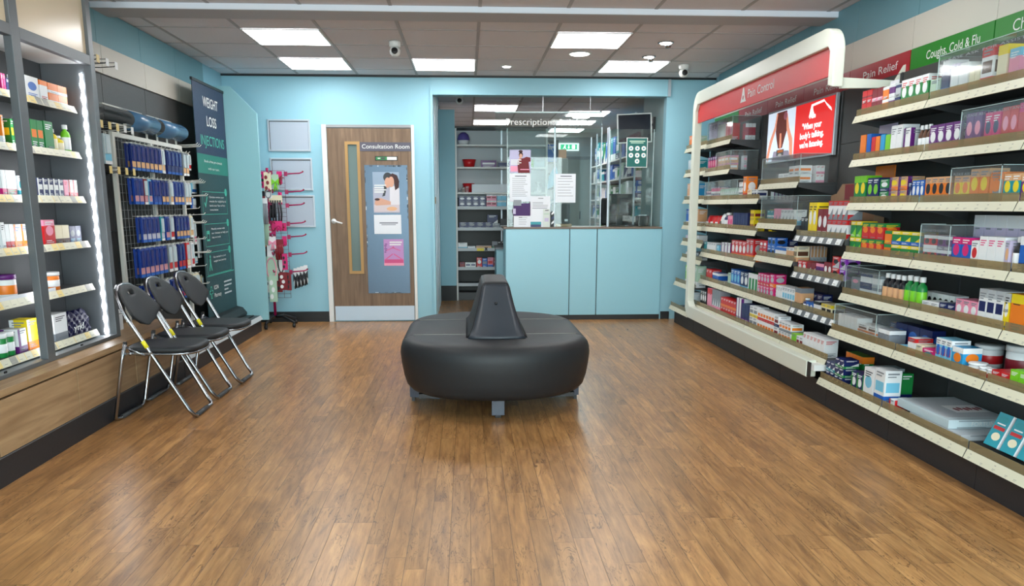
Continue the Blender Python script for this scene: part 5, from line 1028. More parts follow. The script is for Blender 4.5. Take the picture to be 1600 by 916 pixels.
for (y0, y1, k, w_) in ((3.9, 4.26, 'L5', 'low white card tray under the purple-lidded jar'), (4.36, 4.49, 'R5', 'low white card tray left of the white-lidded jar')):
    z = dk(k); m = MB(); m.box(-2.272, y0, z, -2.27, y1, z + .022, PAPER); m.box(-2.284, y0, z, -2.272, y1, z + .002, PAPER); solo(m, 'card_tray', w_, 'tray', (-2.27, (y0 + y1) / 2, z))
# four black hooks with tags up at the cream fascia
def hook(x, y, z, ln, m_, w_, tag=True, grp='empty display hooks', dy=0, rise=.02):
    t = thing('display_hook', w_, 'hook', (x, y, z), grp); m = MB()
    m.tube([(x, y, z), (x + ln * .5, y + dy * .5, z), (x + ln, y + dy, z + rise * .3), (x + ln + .012, y + dy, z + rise)], .0028, m_, 6); m.box(x - .004, y - .02, z - .014, x, y + .02, z + .014, m_); m.build('hook_arm', t)
    if tag:
        m = MB(); m.tube([(x, y, z + .03), (x + ln + .012, y + dy, z + .03)], .002, m_, 6); m.box(x + ln + .0125, y + dy - .02, z - .012, x + ln + .0145, y + dy + .02, z + .034, TAG if int(y * 50) % 2 else mat('price_tag_yellow', (232, 206, 130), .45)); m.build('tag_holder', t)
    return t
for k in range(4): hook(-2.435, 5.12 + k * .13, 2.04 + .06, .17, BLACK, ORD[k] + ' from left of four black tagged hooks on the cream fascia', grp='black tagged hooks')
for k in range(5): hook(-2.45, 5.25 + k * .115, 1.715 - .0, .17, GRID if k > 2 else BLACK, ORD[k] + ' from left of the tagged hooks above the toothbrush grid', grp='tagged hooks above the grid')
for k in range(5): hook(-2.45, 5.2 + k * .12, 1.44, .17, BLACK, ORD[k] + ' from left of the tagged hooks beside the second toothbrush row', grp='tagged hooks beside the grid')
# dark lens on the wall
m = MB(); m.lathe([(.055, 0), (.055, .02), (.03, .05)], (-2.45, 5.3, 1.99), BLACK, 20, 0); solo(m, 'wall_dome', 'small black dome on the dark panel below the tagged hooks', 'camera', (-2.45, 5.3, 1.99))
# toothbrush grid stand
WGR = mat('grey_wire', (150, 152, 152), .4)
t = thing('wire_grid_stand', 'tall white framed wire grid full of blue toothbrush packs', 'display stand', (-2.35, 6.2, .431))
m = MB(); x = -2.36
for y in (5.6, 6.245): m.box(x - .012, y - .018, .431, x + .012, y + .018, 1.71, GRID)
m.box(x - .012, 6.86, .1565, x + .012, 6.89, 1.71, GRID)
m.box(x - .012, 5.618, 1.68, x + .012, 6.227, 1.71, GRID); m.box(x - .012, 6.263, 1.68, x + .012, 6.86, 1.71, GRID); m.build('outer_frame', t)
m = MB()
for k in range(21): z = .5 + k * .058; m.tube([(x, 5.6, z), (x, 6.88, z)], .0015, WGR, 5)
for k in range(22): y = 5.62 + k * .06; m.tube([(x + .004, y, .45), (x + .004, y, 1.69)], .0015, WGR, 5)
m.build('wire_mesh', t)
m = MB()
for y in (5.7, 5.95, 6.2, 6.4, 6.6, 6.8): m.box(x - .004, y - .01, 1.7102, x + .004, y + .01, 1.76, GRID)
m.box(x - .006, 5.62, 1.7602, x + .006, 6.88, 1.772, GRID); m.build('top_rail', t)
for (y0, y1, w_) in ((5.80, 6.27, 'left'), (6.36, 6.86, 'right')):
    t = thing('curved_lens_canopy', w_ + ' curved translucent blue canopy over the toothbrush grid', 'display canopy', (-2.33, (y0 + y1) / 2, 1.78))
    m = MB(); pts = [(-2.40 + .125 * math.cos(math.radians(a)), 1.81 + .075 * math.sin(math.radians(a)) * 1.0) for a in range(-65, 91, 12)]; n = len(pts)
    vs = [(p[0], y, p[1]) for y in (y0, y1) for p in pts] + [(p[0] - .004, y, p[1]) for y in (y0, y1) for p in pts]
    fs = []
    for i in range(n - 1): fs += [(i, i + 1, n + i + 1, n + i), (2 * n + i, 3 * n + i, 3 * n + i + 1, 2 * n + i + 1), (i, 2 * n + i, 2 * n + i + 1, i + 1), (n + i, n + i + 1, 3 * n + i + 1, 3 * n + i)]
    fs += [(0, n, 3 * n, 2 * n), (n - 1, 3 * n - 1, 4 * n - 1, 2 * n - 1)]
    m.add(vs, fs, mat('blue_canopy', (78, 120, 156), .22, bump=.6, bscale=34), True); m.build('canopy_shell', t)
    m = MB(); m.box(-2.42, y0 - (.2 if w_ == 'left' else .02), 1.886, -2.40, y1 - .02, 1.896, GRID); m.box(-2.36, y0, 1.7725, -2.34, y1, 1.78, GRID); m.build('canopy_rail', t)
def pack(w_, h, c, lab, foot, name='toothbrush_pack', cat='toothbrush pack'):
    o = thing(name, 'x', cat, local=True); m = MB(); m.box(0, -w_ / 2, 0, .014, w_ / 2, h, c); m.box(.0142, -w_ * .3, h * .36, .022, w_ * .3, h * .93, mat('blister_deep_blue', (14, 40, 120), .15) if foot else pal('a')); m.build('blister_card', o)
    m = MB(); f = Face('L', (.0143, -w_ / 2, 0), w_, h); f.rect(m, .06, .12, .94, .34, lab, .0006); f.rect(m, 0, 0, 1, .1, pal('b') if foot else pal('w'), .0006)
    f2 = Face('B', (0, -w_ / 2 - .0002, 0), .014, h); m.build('printed_label', o)
    m = MB(); m.box(.002, -.006, h + .0002, .01, .006, h + .012, GRID); m.build('hang_tab', o); return o
PB = mat('pack_blue', (24, 62, 150), .3); PN = mat('pack_navy', (14, 36, 104), .3); LB = mat('label_tan', (226, 180, 128), .5); LP = mat('label_pinkish', (206, 150, 158), .5); LW = mat('label_pale', (196, 200, 216), .5); LR = pal('r')
rows = [('top', 1.465, .175, [(5.665, .078, 7, PN, LB, 1, 'navy pack with tan label'), (6.215, .06, 1, pal('w'), LB, 0, 'pale pack with tan label'), (6.315, .08, 4, PN, PN, 1, 'plain navy pack'), (6.66, .07, 2, pal('e'), LB, 0, 'grey and tan pack')]),
        ('second', 1.235, .175, [(5.665, .08, 2, PB, LP, 1, 'blue pack with pink label'), (5.83, .07, 1, pal('d'), LP, 0, 'maroon pack'), (5.91, .07, 1, pal('c'), LP, 1, 'pale blue pack'), (6.0, .075, 2, PB, PB, 1, 'plain blue pack'), (6.16, .07, 2, PN, LB, 1, 'navy and tan pack'), (6.33, .07, 1, pal('s'), LB, 0, 'silver and tan pack'), (6.42, .072, 3, PB, LB, 1, 'blue pack with small tan label'), (6.66, .07, 2, pal('s'), LB, 0, 'clear pack with tan ends')]),
        ('third', .97, .175, [(5.74, .082, 4, PB, LW, 1, 'blue pack with pale label'), (6.085, .07, 1, pal('t'), LW, 0, 'grey green pack'), (6.18, .085, 1, PB, LP, 1, 'blue pack turned outward with pink label'), (6.28, .075, 1, pal('s'), LR, 0, 'clear pack with red ends'), (6.40, .075, 4, PN, LB, 1, 'navy pack with orange label'), (6.72, .07, 1, pal('u'), LB, 0, 'cream pack')]),
        ('fourth', .73, .2, [(5.655, .085, 6, PB, LP, 1, 'bright blue pack with pink label'), (6.19, .08, 1, pal('e'), LR, 0, 'grey pack with red top'), (6.29, .08, 1, pal('s'), LR, 0, 'silver pack with red ends'), (6.40, .075, 2, PN, LR, 1, 'navy pack with red label'), (6.58, .09, 1, pal('r'), pal('u'), 0, 'red and cream pack'), (6.70, .07, 1, pal('w'), LR, 0, 'white and red pack')]),
        ('fifth', .50, .17, [(5.70, .085, 3, PB, LW, 1, 'wide blue pack'), (6.0, .085, 2, pal('s'), LR, 0, 'clear pack with red label'), (6.19, .085, 5, PB, LR, 1, 'blue pack with red label'), (6.68, .07, 2, pal('u'), LW, 0, 'long cream pack')])]
for rn, z, h, items in rows:
    for (y, dy, n, c, lb, ft, ds) in items:
        proto = pack(dy * .86, h, c, lb, ft); first = True
        for i in range(n):
            for q in range(2):
                lab = ds + ((', ' + ORD[i] + ' from left') if n > 1 else '') + (', front', ', behind')[q] + ', ' + rn + ' row of the toothbrush grid'
                put(proto, first, (-2.285 - q * .03, y + (i + .5) * dy, z), uniq(lab), 'toothbrush pack', ds + 's in the ' + rn + ' grid row'); first = False
for rn, z, h, items in rows:
    k = 0
    for (y, dy, n, c, lb, ft, ds) in items:
        for i in range(n):
            k += 1
            yy = y + (i + .5) * dy; t = thing('peg_hook', ORD[min(k, 15) - 1] + ' white peg from left, ' + rn + ' row of the toothbrush grid', 'hook', (-2.35, yy, z + h + .008), 'white pegs of the toothbrush grid')
            m = MB(); m.tube([(-2.345, yy, z + h + .0075), (-2.255, yy, z + h + .0075), (-2.245, yy, z + h + .017)], .0024, GRID, 6); m.build('peg', t)
# bare white pegs near the banner
hk = 0
for (z, n, ln) in ((1.72, 3, .22), (1.43, 4, .22), (1.31, 2, .26), (1.2, 1, .2), (1.15, 1, .24), (1.09, 3, .22), (.95, 2, .22), (.84, 3, .24), (.72, 1, .22), (.57, 2, .22)):
    for i in range(n):
        hk += 1; hook(-2.455, 6.91 + i * .042, z - i * .006, ln, GRID, '%s bare white hook from left, %s group down beside the banner' % (ORD[i], ORD[[1.72, 1.43, 1.31, 1.2, 1.15, 1.09, .95, .84, .72, .57].index(z)]), tag=False, grp='bare white hooks beside the banner')
# hanging goods on the bare hooks
for (y, z, w_, h, c, l, ds) in ((7.02, 1.52, .05, .13, pal('w'), LR, 'white and red pack hanging on the highest bare hooks'), (7.08, 1.33, .12, .1, pal('c'), pal('b'), 'wide pale blue pack hanging under the highest bare hooks'), (7.05, 1.2, .1, .09, pal('b'), LW, 'short blue and white pack below the wide pale blue one'),
                                (7.02, .9, .05, .2, pal('w'), pal('i'), 'long white and pink pack beside the third toothbrush row'), (7.12, .78, .06, .17, pal('w'), pal('e'), 'long white pack below the long pink one'), (6.98, .74, .1, .06, pal('t'), pal('c'), 'small teal pack low beside the grid'), (7.02, .43, .05, .22, pal('u'), LB, 'long cream pack hanging lowest near the banner'), (7.12, .42, .05, .2, pal('u'), LW, 'second long cream pack hanging lowest near the banner')):
    p_ = pack(w_, h, c, l, 0, 'hanging_pack', 'hanging pack'); put(p_, True, (-2.35, y, z), uniq(ds), 'hanging pack', None)
for (y, z, w_, h, c, l, ds) in ((5.30, 1.49, .07, .17, pal('t'), pal('w'), 'teal and white pack hanging left of the grid'), (5.42, 1.49, .1, .19, pal('a'), pal('c'), 'tall pale aqua pack hanging left of the grid'), (5.17, 1.5, .06, .17, pal('a2'), pal('t'), 'pale green pack hanging nearest the lit cabinet')):
    p_ = pack(w_, h, c, l, 0, 'hanging_pack', 'hanging pack'); put(p_, True, (-2.33, y, z), uniq(ds), 'hanging pack', None)
for k, (y, z, h) in enumerate(((5.14, .4315, .34), (5.2, .4315, .13))):
    m = MB(); m.box(-2.42 + k * .06, y, z, -2.34 + k * .08, y + .09 - k * .02, z + h, pal('w')); m.box(-2.3395 + k * .08, y + .02, z + h * .8, -2.339 + k * .08, y + .07, z + h * .83, INK); solo(m, 'white_carton', ('tall white carton standing on the oak top beside the lit cabinet', 'short white carton in front of the tall white one')[k], 'box', (-2.38, y, z))

# roll-up banner
t = thing('roll_up_banner', 'dark green roll-up banner headed WEIGHT LOSS INJECTIONS', 'banner', (-2.3, 7.5, .166))
BX, BA, BB_ = -2.288, 7.07, 7.935
m = MB(); m.box(BX - .004, BA, .25, BX, BB_, 2.27, mat('banner_green', (14, 52, 58), .4)); m.build('banner_sheet', t)
m = MB(); m.box(BX - .012, BA - .005, 2.262, BX + .006, BB_ + .005, 2.285, BLACK); m.build('top_rail', t)
m = MB(); pr = [(BX - .09 + .0, .1665), (BX + .09, .1665), (BX + .09, .19), (BX + .05, .24), (BX - .01, .256), (BX - .06, .24), (BX - .09, .19)]; m.prism([(a, BA - .02, b) for a, b in pr], (0, 0, 0), (0, BB_ - BA + .04, 0), BLACK); m.build('cassette_base', t, .004)
m = MB(); m.tube([(BX - .03, 7.5, .2), (BX - .03, 7.5, 2.26)], .01, ALU); m.build('support_pole', t)
f = Face('L', (BX + .0002, BA, .25)); BW = BB_ - BA; MINT = mat('banner_mint', (70, 184, 160), .45); BNV = mat('banner_navy', (26, 38, 74), .45)
m = MB(); f.rect(m, 0, 1.38, BW, 2.01, BNV, .0005); f.rect(m, 0, 1.255, BW, 1.42, mat('banner_band_teal', (28, 122, 108), .45), .0009); f.rect(m, .03, .36, BW - .03, .366, MINT, .0008)
for k, zc in enumerate((1.0, .72, .47)):
    x0, x1, z0, z1 = .06, .76, zc - .1, zc + .1; e = .004
    for (a, b, c, d) in ((x0, z0, x1, z0 + e), (x0, z1 - e, x1, z1), (x0, z0, x0 + e, z1), (x1 - e, z0, x1, z1)): f.rect(m, a, b, c, d, MINT, .0008)
    f.ell(m, x1 - .02, z1, .035, .035, MINT, .0012)
    if k == 0: f.poly(m, [(.1, zc), (.13, zc - .04), (.19, zc + .05), (.18, zc + .06), (.13, zc - .015), (.11, zc + .01)], MINT, .001)
    elif k == 1: f.rect(m, .1, zc - .05, .18, zc + .04, MINT, .001); f.rect(m, .11, zc - .035, .17, zc + .01, mat('banner_green', (14, 52, 58), .4), .0014)
    else:
        f.ell(m, .15, zc + .06, .015, .015, MINT, .001); f.poly(m, [(.13, zc + .04), (.16, zc + .045), (.165, zc), (.19, zc - .06), (.175, zc - .065), (.145, zc - .01), (.12, zc - .065), (.105, zc - .06), (.13, zc)], MINT, .001)
f.rect(m, .1, .16, .135, .27, MINT, .0008); f.rect(m, .07, .2, .165, .235, MINT, .0008); f.rect(m, .11, .17, .125, .26, mat('banner_green', (14, 52, 58), .4), .0013); f.rect(m, .08, .21, .155, .225, mat('banner_green', (14, 52, 58), .4), .0013)
m.build('printed_graphics', t)
f.text('WEIGHT', WHITE, .46, 1.83, .085, parent=t, w=.42, align='CENTER', bold=.01); f.text('LOSS', WHITE, .46, 1.67, .085, parent=t, w=.27, align='CENTER', bold=.01); f.text('INJECTIONS', MINT, .46, 1.5, .085, parent=t, w=.66, align='CENTER')
f.text('Book a free pre-consult', WHITE, .43, 1.352, .022, parent=t, w=.5, align='CENTER', t0=.0012); f.text('with our team.', WHITE, .43, 1.29, .022, parent=t, w=.32, align='CENTER', t0=.0012)
for k, (zc, L_) in enumerate(((1.0, ('Clinician reviews your', 'results for eligibility &', 'books your Face to Face', 'consultation')), (.72, ('Monthly reviews with', 'our clinician to help you', 'stay on track')), (.47, ('Get started on your', 'weight loss journey')))):
    for i, s_ in enumerate(L_): f.text(s_, WHITE, .24, zc + .045 - i * .037, .017, parent=t, w=.47 * len(s_) / 24)
for i in range(3): f.text(str(i + 1), mat('banner_green', (14, 52, 58), .4), .74, (1.1, .82, .57)[i] - .012, .024, parent=t, align='CENTER', t0=.0016)
f.text('ICON', WHITE, .2, .235, .036, parent=t, bold=.01); f.text('Pharmacy', WHITE, .2, .165, .036, parent=t, bold=.01)
m = MB()
for i, q in enumerate((.24, .23, .12, .22)): f.rect(m, .5, .27 - i * .036, .5 + q, .284 - i * .036, pal('s'), .0008)
m.build('address_lines', t)


# ------------------------------------------------------------ folding chairs
def chair(lab):
    t = thing('folding_chair', lab, 'chair', local=True, group='folding chairs along the oak plinth'); r = .0115
    def ln(z): return .215 - .535 * z
    side = [(ln(z), y, z) for z, y in ((.06, .165), (.2, .172), (.42, .185), (.6, .195))]
    top = [(ln(.6) - .0, .195, .6)]
    arch = [(ln(z), .195 * math.cos(math.radians(a)) ** .8 if a < 90 else 0, z) for a, z in ((15, .65), (35, .70), (55, .745), (72, .768), (90, .775))]
    base = [(.205, .10, r), (.214, .135, r + .004), (.205, .158, .03)]
    half = [(.205, 0, r)] + base + side + arch
    full = half + [(x, -y, z) for x, y, z in reversed(half[1:-1])]
    m = MB(); m.tube(full, r, CHROME, 10, True); m.build('front_frame', t)
    rear = [(-.215, 0, r), (-.215, .16, r), (-.222, .195, r + .006), (-.214, .212, .04), (-.15, .212, .36), (-.128, .205, .455)]
    m = MB(); m.tube([(x, -y, z) for x, y, z in reversed(rear[1:])] + rear, r * .95, CHROME, 10); m.build('rear_legs', t)
    m = MB()
    for y in (-.07, 0.0, .07): pass
    m.tube([(.205, -.09, r + .0), (.205, .09, r + .0)], r * 1.25, DGREY, 10); m.build('foot_sleeve', t); m = MB(); m.tube([(-.215, -.13, r), (-.215, .13, r)], r * 1.2, DGREY, 10); m.build('foot_sleeve', t)
    m = MB(); out = []
    for a in range(0, 360, 12):
        c, s_ = math.cos(math.radians(a)), math.sin(math.radians(a)); e = 2 / 3.6
        out.append((.045 + .205 * (abs(c) ** e) * (1 if c > 0 else -1), .187 * (abs(s_) ** e) * (1 if s_ > 0 else -1)))
    n = len(out); vs = []
    for k, (z, q) in enumerate(((.398, .96), (.405, 1.0), (.418, 1.0), (.428, .96), (.431, .85))):
        vs += [(.045 + (x - .045) * q, y * q, z) for x, y in out]
    fs = [tuple(range(n))[::-1], tuple(range(4 * n, 5 * n))]
    for k in range(4):
        for i in range(n): fs.append((k * n + i, k * n + (i + 1) % n, (k + 1) * n + (i + 1) % n, (k + 1) * n + i))
    m.add(vs, fs, LEATHER, True); m.build('seat', t)
    m = MB(); m.tube([(.045 + (x - .045) * .97, y * .97, .391) for x, y in out], .0075, CHROME, 8, True); m.build('seat_rim', t)
    m = MB()
    for s_ in (-1, 1):
        m.box(-.15, s_ * .198 - .004, .395, .02, s_ * .198 + .004, .405, CHROME); m.tube([(-.128, s_ * .205, .44), (-.02, s_ * .203, .385)], .006, CHROME, 6); m.lathe([(.009, -.008), (.011, 0), (.009, .008)], (-.1, s_ * .209, .40), CHROME, 10, 1)
    m.build('hinge_bracket', t)
    m = MB()
    for s_ in (-1, 1): m.box(-.136, s_ * .204 - .008, .452, -.118, s_ * .204 + .008, .468, BLACK)
    m.build('rubber_stop', t)
    # padded backrest with a grip slot, curved slightly round the sitter
    prof = [(.770, .0, .0), (.766, .08, .04), (.75, .125, .0), (.72, .165, 0), (.68, .188, 0), (.645, .205, 0), (.615, .212, 0), (.60, .19, 0), (.58, .145, 0), (.555, .10, 0), (.538, .0, 0)]
    zs = [.538, .545, .56, .58, .60, .62, .64, .67, .70, .715, .735, .75, .765, .772]
    def hw(z):
        P_ = sorted([(p[0], p[1]) for p in prof])
        for (a, b), (c, d) in zip(P_, P_[1:]):
            if a <= z <= c: return b + (d - b) * (z - a) / (c - a)
        return 0.01
    us = [-1, -.8, -.6, -.4, -.22, 0, .22, .4, .6, .8, 1]; vs = []; fs = []; nu = len(us); nz = len(zs)
    for side_ in (1, -1):
        for z in zs:
            w_ = max(hw(z), .012)
            for u in us:
                edge = max(abs(u), abs((z - .655) / .12)); th = .014 * (1 - .75 * min(1, edge) ** 4)
                vs.append((ln(z) + .006 + .03 * (u * w_ / .2) ** 2 + side_ * th, u * w_, z))
    hole = lambda j, i: zs[j] >= .7149 and zs[j + 1] <= .7351 and 4 <= i <= 5
    for q in (0, 1):
        o_ = q * nu * nz
        for j in range(nz - 1):
            for i in range(nu - 1):
                if hole(j, i): continue
                a = o_ + j * nu + i; fs.append((a, a + 1, a + nu + 1, a + nu))
    N_ = nu * nz
    for j in range(nz - 1):
        for i in (0, nu - 1): a = j * nu + i; fs.append((a, a + nu, N_ + a + nu, N_ + a))
    for i in range(nu - 1):
        for j in (0, nz - 1): a = j * nu + i; fs.append((a, a + 1, N_ + a + 1, N_ + a))
    jh = zs.index(.715)
    for i in (4, 5):
        for j in (jh, jh + 1): a = j * nu + i; fs.append((a, a + 1, N_ + a + 1, N_ + a))
    for i in (4, 6): a = jh * nu + i; fs.append((a, a + nu, N_ + a + nu, N_ + a))
    m.__init__(); m.add(vs, fs, LEATHER, True); m.build('backrest', t)
    m = MB()
    for s_ in (-1,): m.tube([(ln(.47) + .001, s_ * .188, .47), (ln(.43) + .001, s_ * .186, .43)], r * 1.06, mat('yellow_sticker', (232, 220, 40), .4), 10)
    m.build('warning_sticker', t)
    return t
c1 = chair('nearest black folding chair with a chrome frame, beside the lit cabinet'); c1.location = (-1.815, 4.73, 0)
c2 = dup(c1, (-1.825, 5.175, 0), 'middle of three black folding chairs, in front of the toothbrush grid', rot=(0, 0, 0))
c3 = dup(c1, (-1.80, 5.62, 0), 'farthest black folding chair, in front of the roll-up banner', rot=(0, 0, 0))

# ------------------------------------------------------------ round seating island
t = thing('seating_island', 'large oval black vinyl seating island in the middle of the shop', 'seat', (.163, 5.13, 0))
CX0, HW = .163, .5795
def outline(inset, n=40):
    P_ = []
    for i in range(n + 1):
        a = PI * i / n; e = 2 / 2.12; c, s_ = math.cos(a), math.sin(a)
        P_.append((CX0 + (HW - inset) * (abs(c) ** e) * (1 if c >= 0 else -1), 5.46 + (.55 - inset) * (abs(s_) ** e)))
    for i in range(n + 1):
        a = PI + PI * i / n; e = 2 / 2.12; c, s_ = math.cos(a), math.sin(a)
        P_.append((CX0 + (HW - inset) * (abs(c) ** e) * (1 if c >= 0 else -1), 4.81 - (.49 - inset) * (abs(s_) ** e)))
    return P_
prof = [(.085, .125), (.06, .137), (.035, .165), (.018, .22), (.006, .29), (0, .35), (.003, .385), (.012, .412), (.03, .432), (.055, .443), (.09, .448), (.15, .449), (.3, .4495), (.4, .45)]
rings = [(outline(a), z) for a, z in prof]; n = len(rings[0][0])
vs = [(x, y, z) for P_, z in rings for x, y in P_]; fs = []
for k in range(len(rings) - 1):
    for i in range(n): fs.append((k * n + i, k * n + (i + 1) % n, (k + 1) * n + (i + 1) % n, (k + 1) * n + i))
fs += [tuple(range(n))[::-1], tuple(range((len(rings) - 1) * n, len(rings) * n))]
for nm, ya_, yb_ in (('front_seat_section', None, 4.81), ('middle_seat_section', 4.81, 5.46), ('rear_seat_section', 5.46, None)):
    m = MB(); m.add(vs, fs, LEATHER, True); o = m.build(nm, t)
    bm = bmesh.new(); bm.from_mesh(o.data); bmesh.ops.remove_doubles(bm, verts=bm.verts, dist=1e-5)
    for yc, keep_above in ((ya_, True), (yb_, False)):
        if yc is None: continue
        yy = yc - 5.13 + (.0025 if keep_above else -.0025)
        r_ = bmesh.ops.bisect_plane(bm, geom=bm.verts[:] + bm.edges[:] + bm.faces[:], plane_co=(0, yy, 0), plane_no=(0, 1, 0), clear_inner=keep_above, clear_outer=not keep_above)
        ed = [e for e in r_['geom_cut'] if isinstance(e, bmesh.types.BMEdge)]
        fl = bmesh.ops.edgeloop_fill(bm, edges=ed) if ed else None
        if fl:
            for q in fl['faces']: q.smooth = False
    bmesh.ops.recalc_face_normals(bm, faces=bm.faces); bm.to_mesh(o.data); bm.free()
    b = o.modifiers.new('soft_edge', 'BEVEL'); b.width = .008; b.segments = 3; b.limit_method = 'ANGLE'; b.angle_limit = math.radians(50)
# piping along the two seams
m = MB()
for yc in (4.81, 5.46):
    m.tube([(CX0 - .5, yc, .4485), (CX0 - .42, yc, .4495), (CX0 + .42, yc, .4495), (CX0 + .5, yc, .4485)], .003, mat('piping_grey', (120, 120, 116), .4), 6)
m.build('seam_piping', t)
m = MB(); lev = [(.4505, .185, 4.645, 5.62, .10), (.47, .165, 4.665, 5.60, .085), (.50, .150, 4.69, 5.585, .06), (.56, .132, 4.735, 5.56, .045), (.63, .112, 4.785, 5.53, .04), (.69, .098, 4.825, 5.50, .04), (.735, .088, 4.85, 5.47, .035), (.757, .078, 4.862, 5.45, .035), (.766, .060, 4.885, 5.42, .03)]
vs = []; K = 0
for z, hx, y0, y1, r_ in lev:
    r_ = min(r_, hx * .6); ring = []
    for (cx_, cy_, a0) in ((hx - r_, y1 - r_, 0), (-hx + r_, y1 - r_, 90), (-hx + r_, y0 + r_ * .4, 180), (hx - r_, y0 + r_ * .4, 270)):
        for a in range(0, 91, 18):
            aa = math.radians(a0 + a); ring.append((CX0 + .005 + cx_ + r_ * math.cos(aa), cy_ + (r_ if a0 < 180 else r_ * .4) * math.sin(aa)))
    K = len(ring); vs += [(x, y, z) for x, y in ring]
fs = [tuple(range(K))[::-1], tuple(range((len(lev) - 1) * K, len(lev) * K))]
for k in range(len(lev) - 1):
    for i in range(K): fs.append((k * K + i, k * K + (i + 1) % K, (k + 1) * K + (i + 1) % K, (k + 1) * K + i))
m.add(vs, fs, LEATHER, True); o = m.build('backrest', t)
m = MB(); ep = []
NF = 9; vs = []
EL = [(.4515, .172, 4.628), (.47, .158, 4.655), (.50, .143, 4.683), (.56, .124, 4.729), (.63, .104, 4.779), (.69, .090, 4.819), (.735, .080, 4.844), (.752, .066, 4.855)]
for z, hx, y in EL:
    for i in range(NF): u = -1 + 2 * i / (NF - 1); vs.append((CX0 + .005 + hx * u, y - .022 * (1 - u * u) * (1 if z < .5 else .35), z))
nb = len(vs); vs += [(x, y + .012, z) for x, y, z in vs[:nb]]; fs = []
for j in range(len(EL) - 1):
    for i in range(NF - 1): a = j * NF + i; fs.append((a, a + 1, a + NF + 1, a + NF)); a += nb; fs.append((a, a + NF, a + NF + 1, a + 1))
for j in range(len(EL) - 1):
    for i in (0, NF - 1): a = j * NF + i; fs.append((a, a + NF, nb + a + NF, nb + a))
for i in range(NF - 1):
    for j in (0, len(EL) - 1): a = j * NF + i; fs.append((a, a + 1, nb + a + 1, nb + a))
m.add(vs, fs, mat('end_panel_vinyl', (46, 52, 60), .4, bump=.2, bscale=420), True); m.build('backrest_end_panel', t)
m = MB(); m.lathe([(.009, 0), (.009, -.006), (.006, -.009)], (CX0 + .005, 4.775, .645), BLACK, 14, 1); m.build('screw_button', t)
m = MB(); m.box(.13, 4.48, .02, .205, 4.55, .1245, STEELBLUE); m.box(.15, 4.5, 0, .185, 4.53, .02, BLACK); m.build('leg', t, .002)
for s_ in (-1, 1):
    m = MB(); x = CX0 + s_ * .54; m.prism([(x, 4.93, .03), (x - s_ * .19, 4.86, .03), (x - s_ * .19, 4.86, .06), (x, 4.93, .1245)], (0, 0, 0), (0, .05, 0), STEELBLUE); m.prism([(x, 4.935, .03), (x - s_ * .02, 4.935, .03), (x - s_ * .02, 4.935, .13), (x, 4.935, .13)], (0, 0, 0), (0, .45, 0), STEELBLUE)
    m.box(x - s_ * .03, 4.94, 0, x - s_ * .01, 4.97, .03, BLACK); m.build('leg', t)
m = MB(); m.box(.13, 5.72, .0, .205, 5.8, .1245, STEELBLUE); m.build('leg', t); m = MB(); m.box(-.3, 4.6, .1, .63, 5.7, .1248, BLACK); m.build('underframe', t)

# ------------------------------------------------------------ hair accessory spinner
t = thing('hair_accessory_spinner', 'magenta wire spinner stand of hair accessories beside the snap frames', 'display stand', (-2.0, 8.27, 0))
SX, SY = -2.0, 8.27
m = MB(); m.tube([(SX, SY, .1), (SX, SY, 1.6)], .014, MAG, 10); m.build('pole', t)
for a in (-100, -28, 44, 116, 188):
    c, s_ = math.cos(math.radians(a)), math.sin(math.radians(a)); m = MB(); R_ = .24
    m.tube([(SX, SY, .1), (SX + .1 * c, SY + .1 * s_, .105), (SX + R_ * c, SY + R_ * s_, .055), (SX + R_ * c, SY + R_ * s_, .045)], .014, BLACK, 8); m.lathe([(.018, -.014), (.0225, -.01), (.0225, .01), (.018, .014)], (SX + R_ * c, SY + R_ * s_, .0235), BLACK, 14, 0); m.build('leg', t)
PANS = [((-2.13, 8.14), (-1.80, 8.14))]
for (a, b) in PANS:
    m = MB(); n = 6
    for k in range(n): x = a[0] + (b[0] - a[0]) * k / (n - 1); y = a[1] + (b[1] - a[1]) * k / (n - 1); m.tube([(x, y, .31), (x, y, 1.57)], .002, mat('dark_magenta_wire', (92, 20, 60), .4), 5)
    for k in range(32): z = .31 + k * .0406; m.tube([(a[0], a[1], z), (b[0], b[1], z)], .0016, MATS['dark_magenta_wire'], 5)
    m.build('wire_panel', t)
m = MB(); m.tube([(SX, SY, .45), (-1.81, 8.14, .45)], .005, MAG); m.tube([(SX, SY, 1.5), (-1.81, 8.14, 1.5)], .005, MAG); m.tube([(SX, SY, .45), (-2.12, 8.15, .45)], .005, MAG); m.tube([(SX, SY, 1.5), (-2.12, 8.15, 1.5)], .005, MAG); m.build('panel_arm', t)
ZS = [1.545, 1.37, 1.24, 1.06, .93, .755, .58]
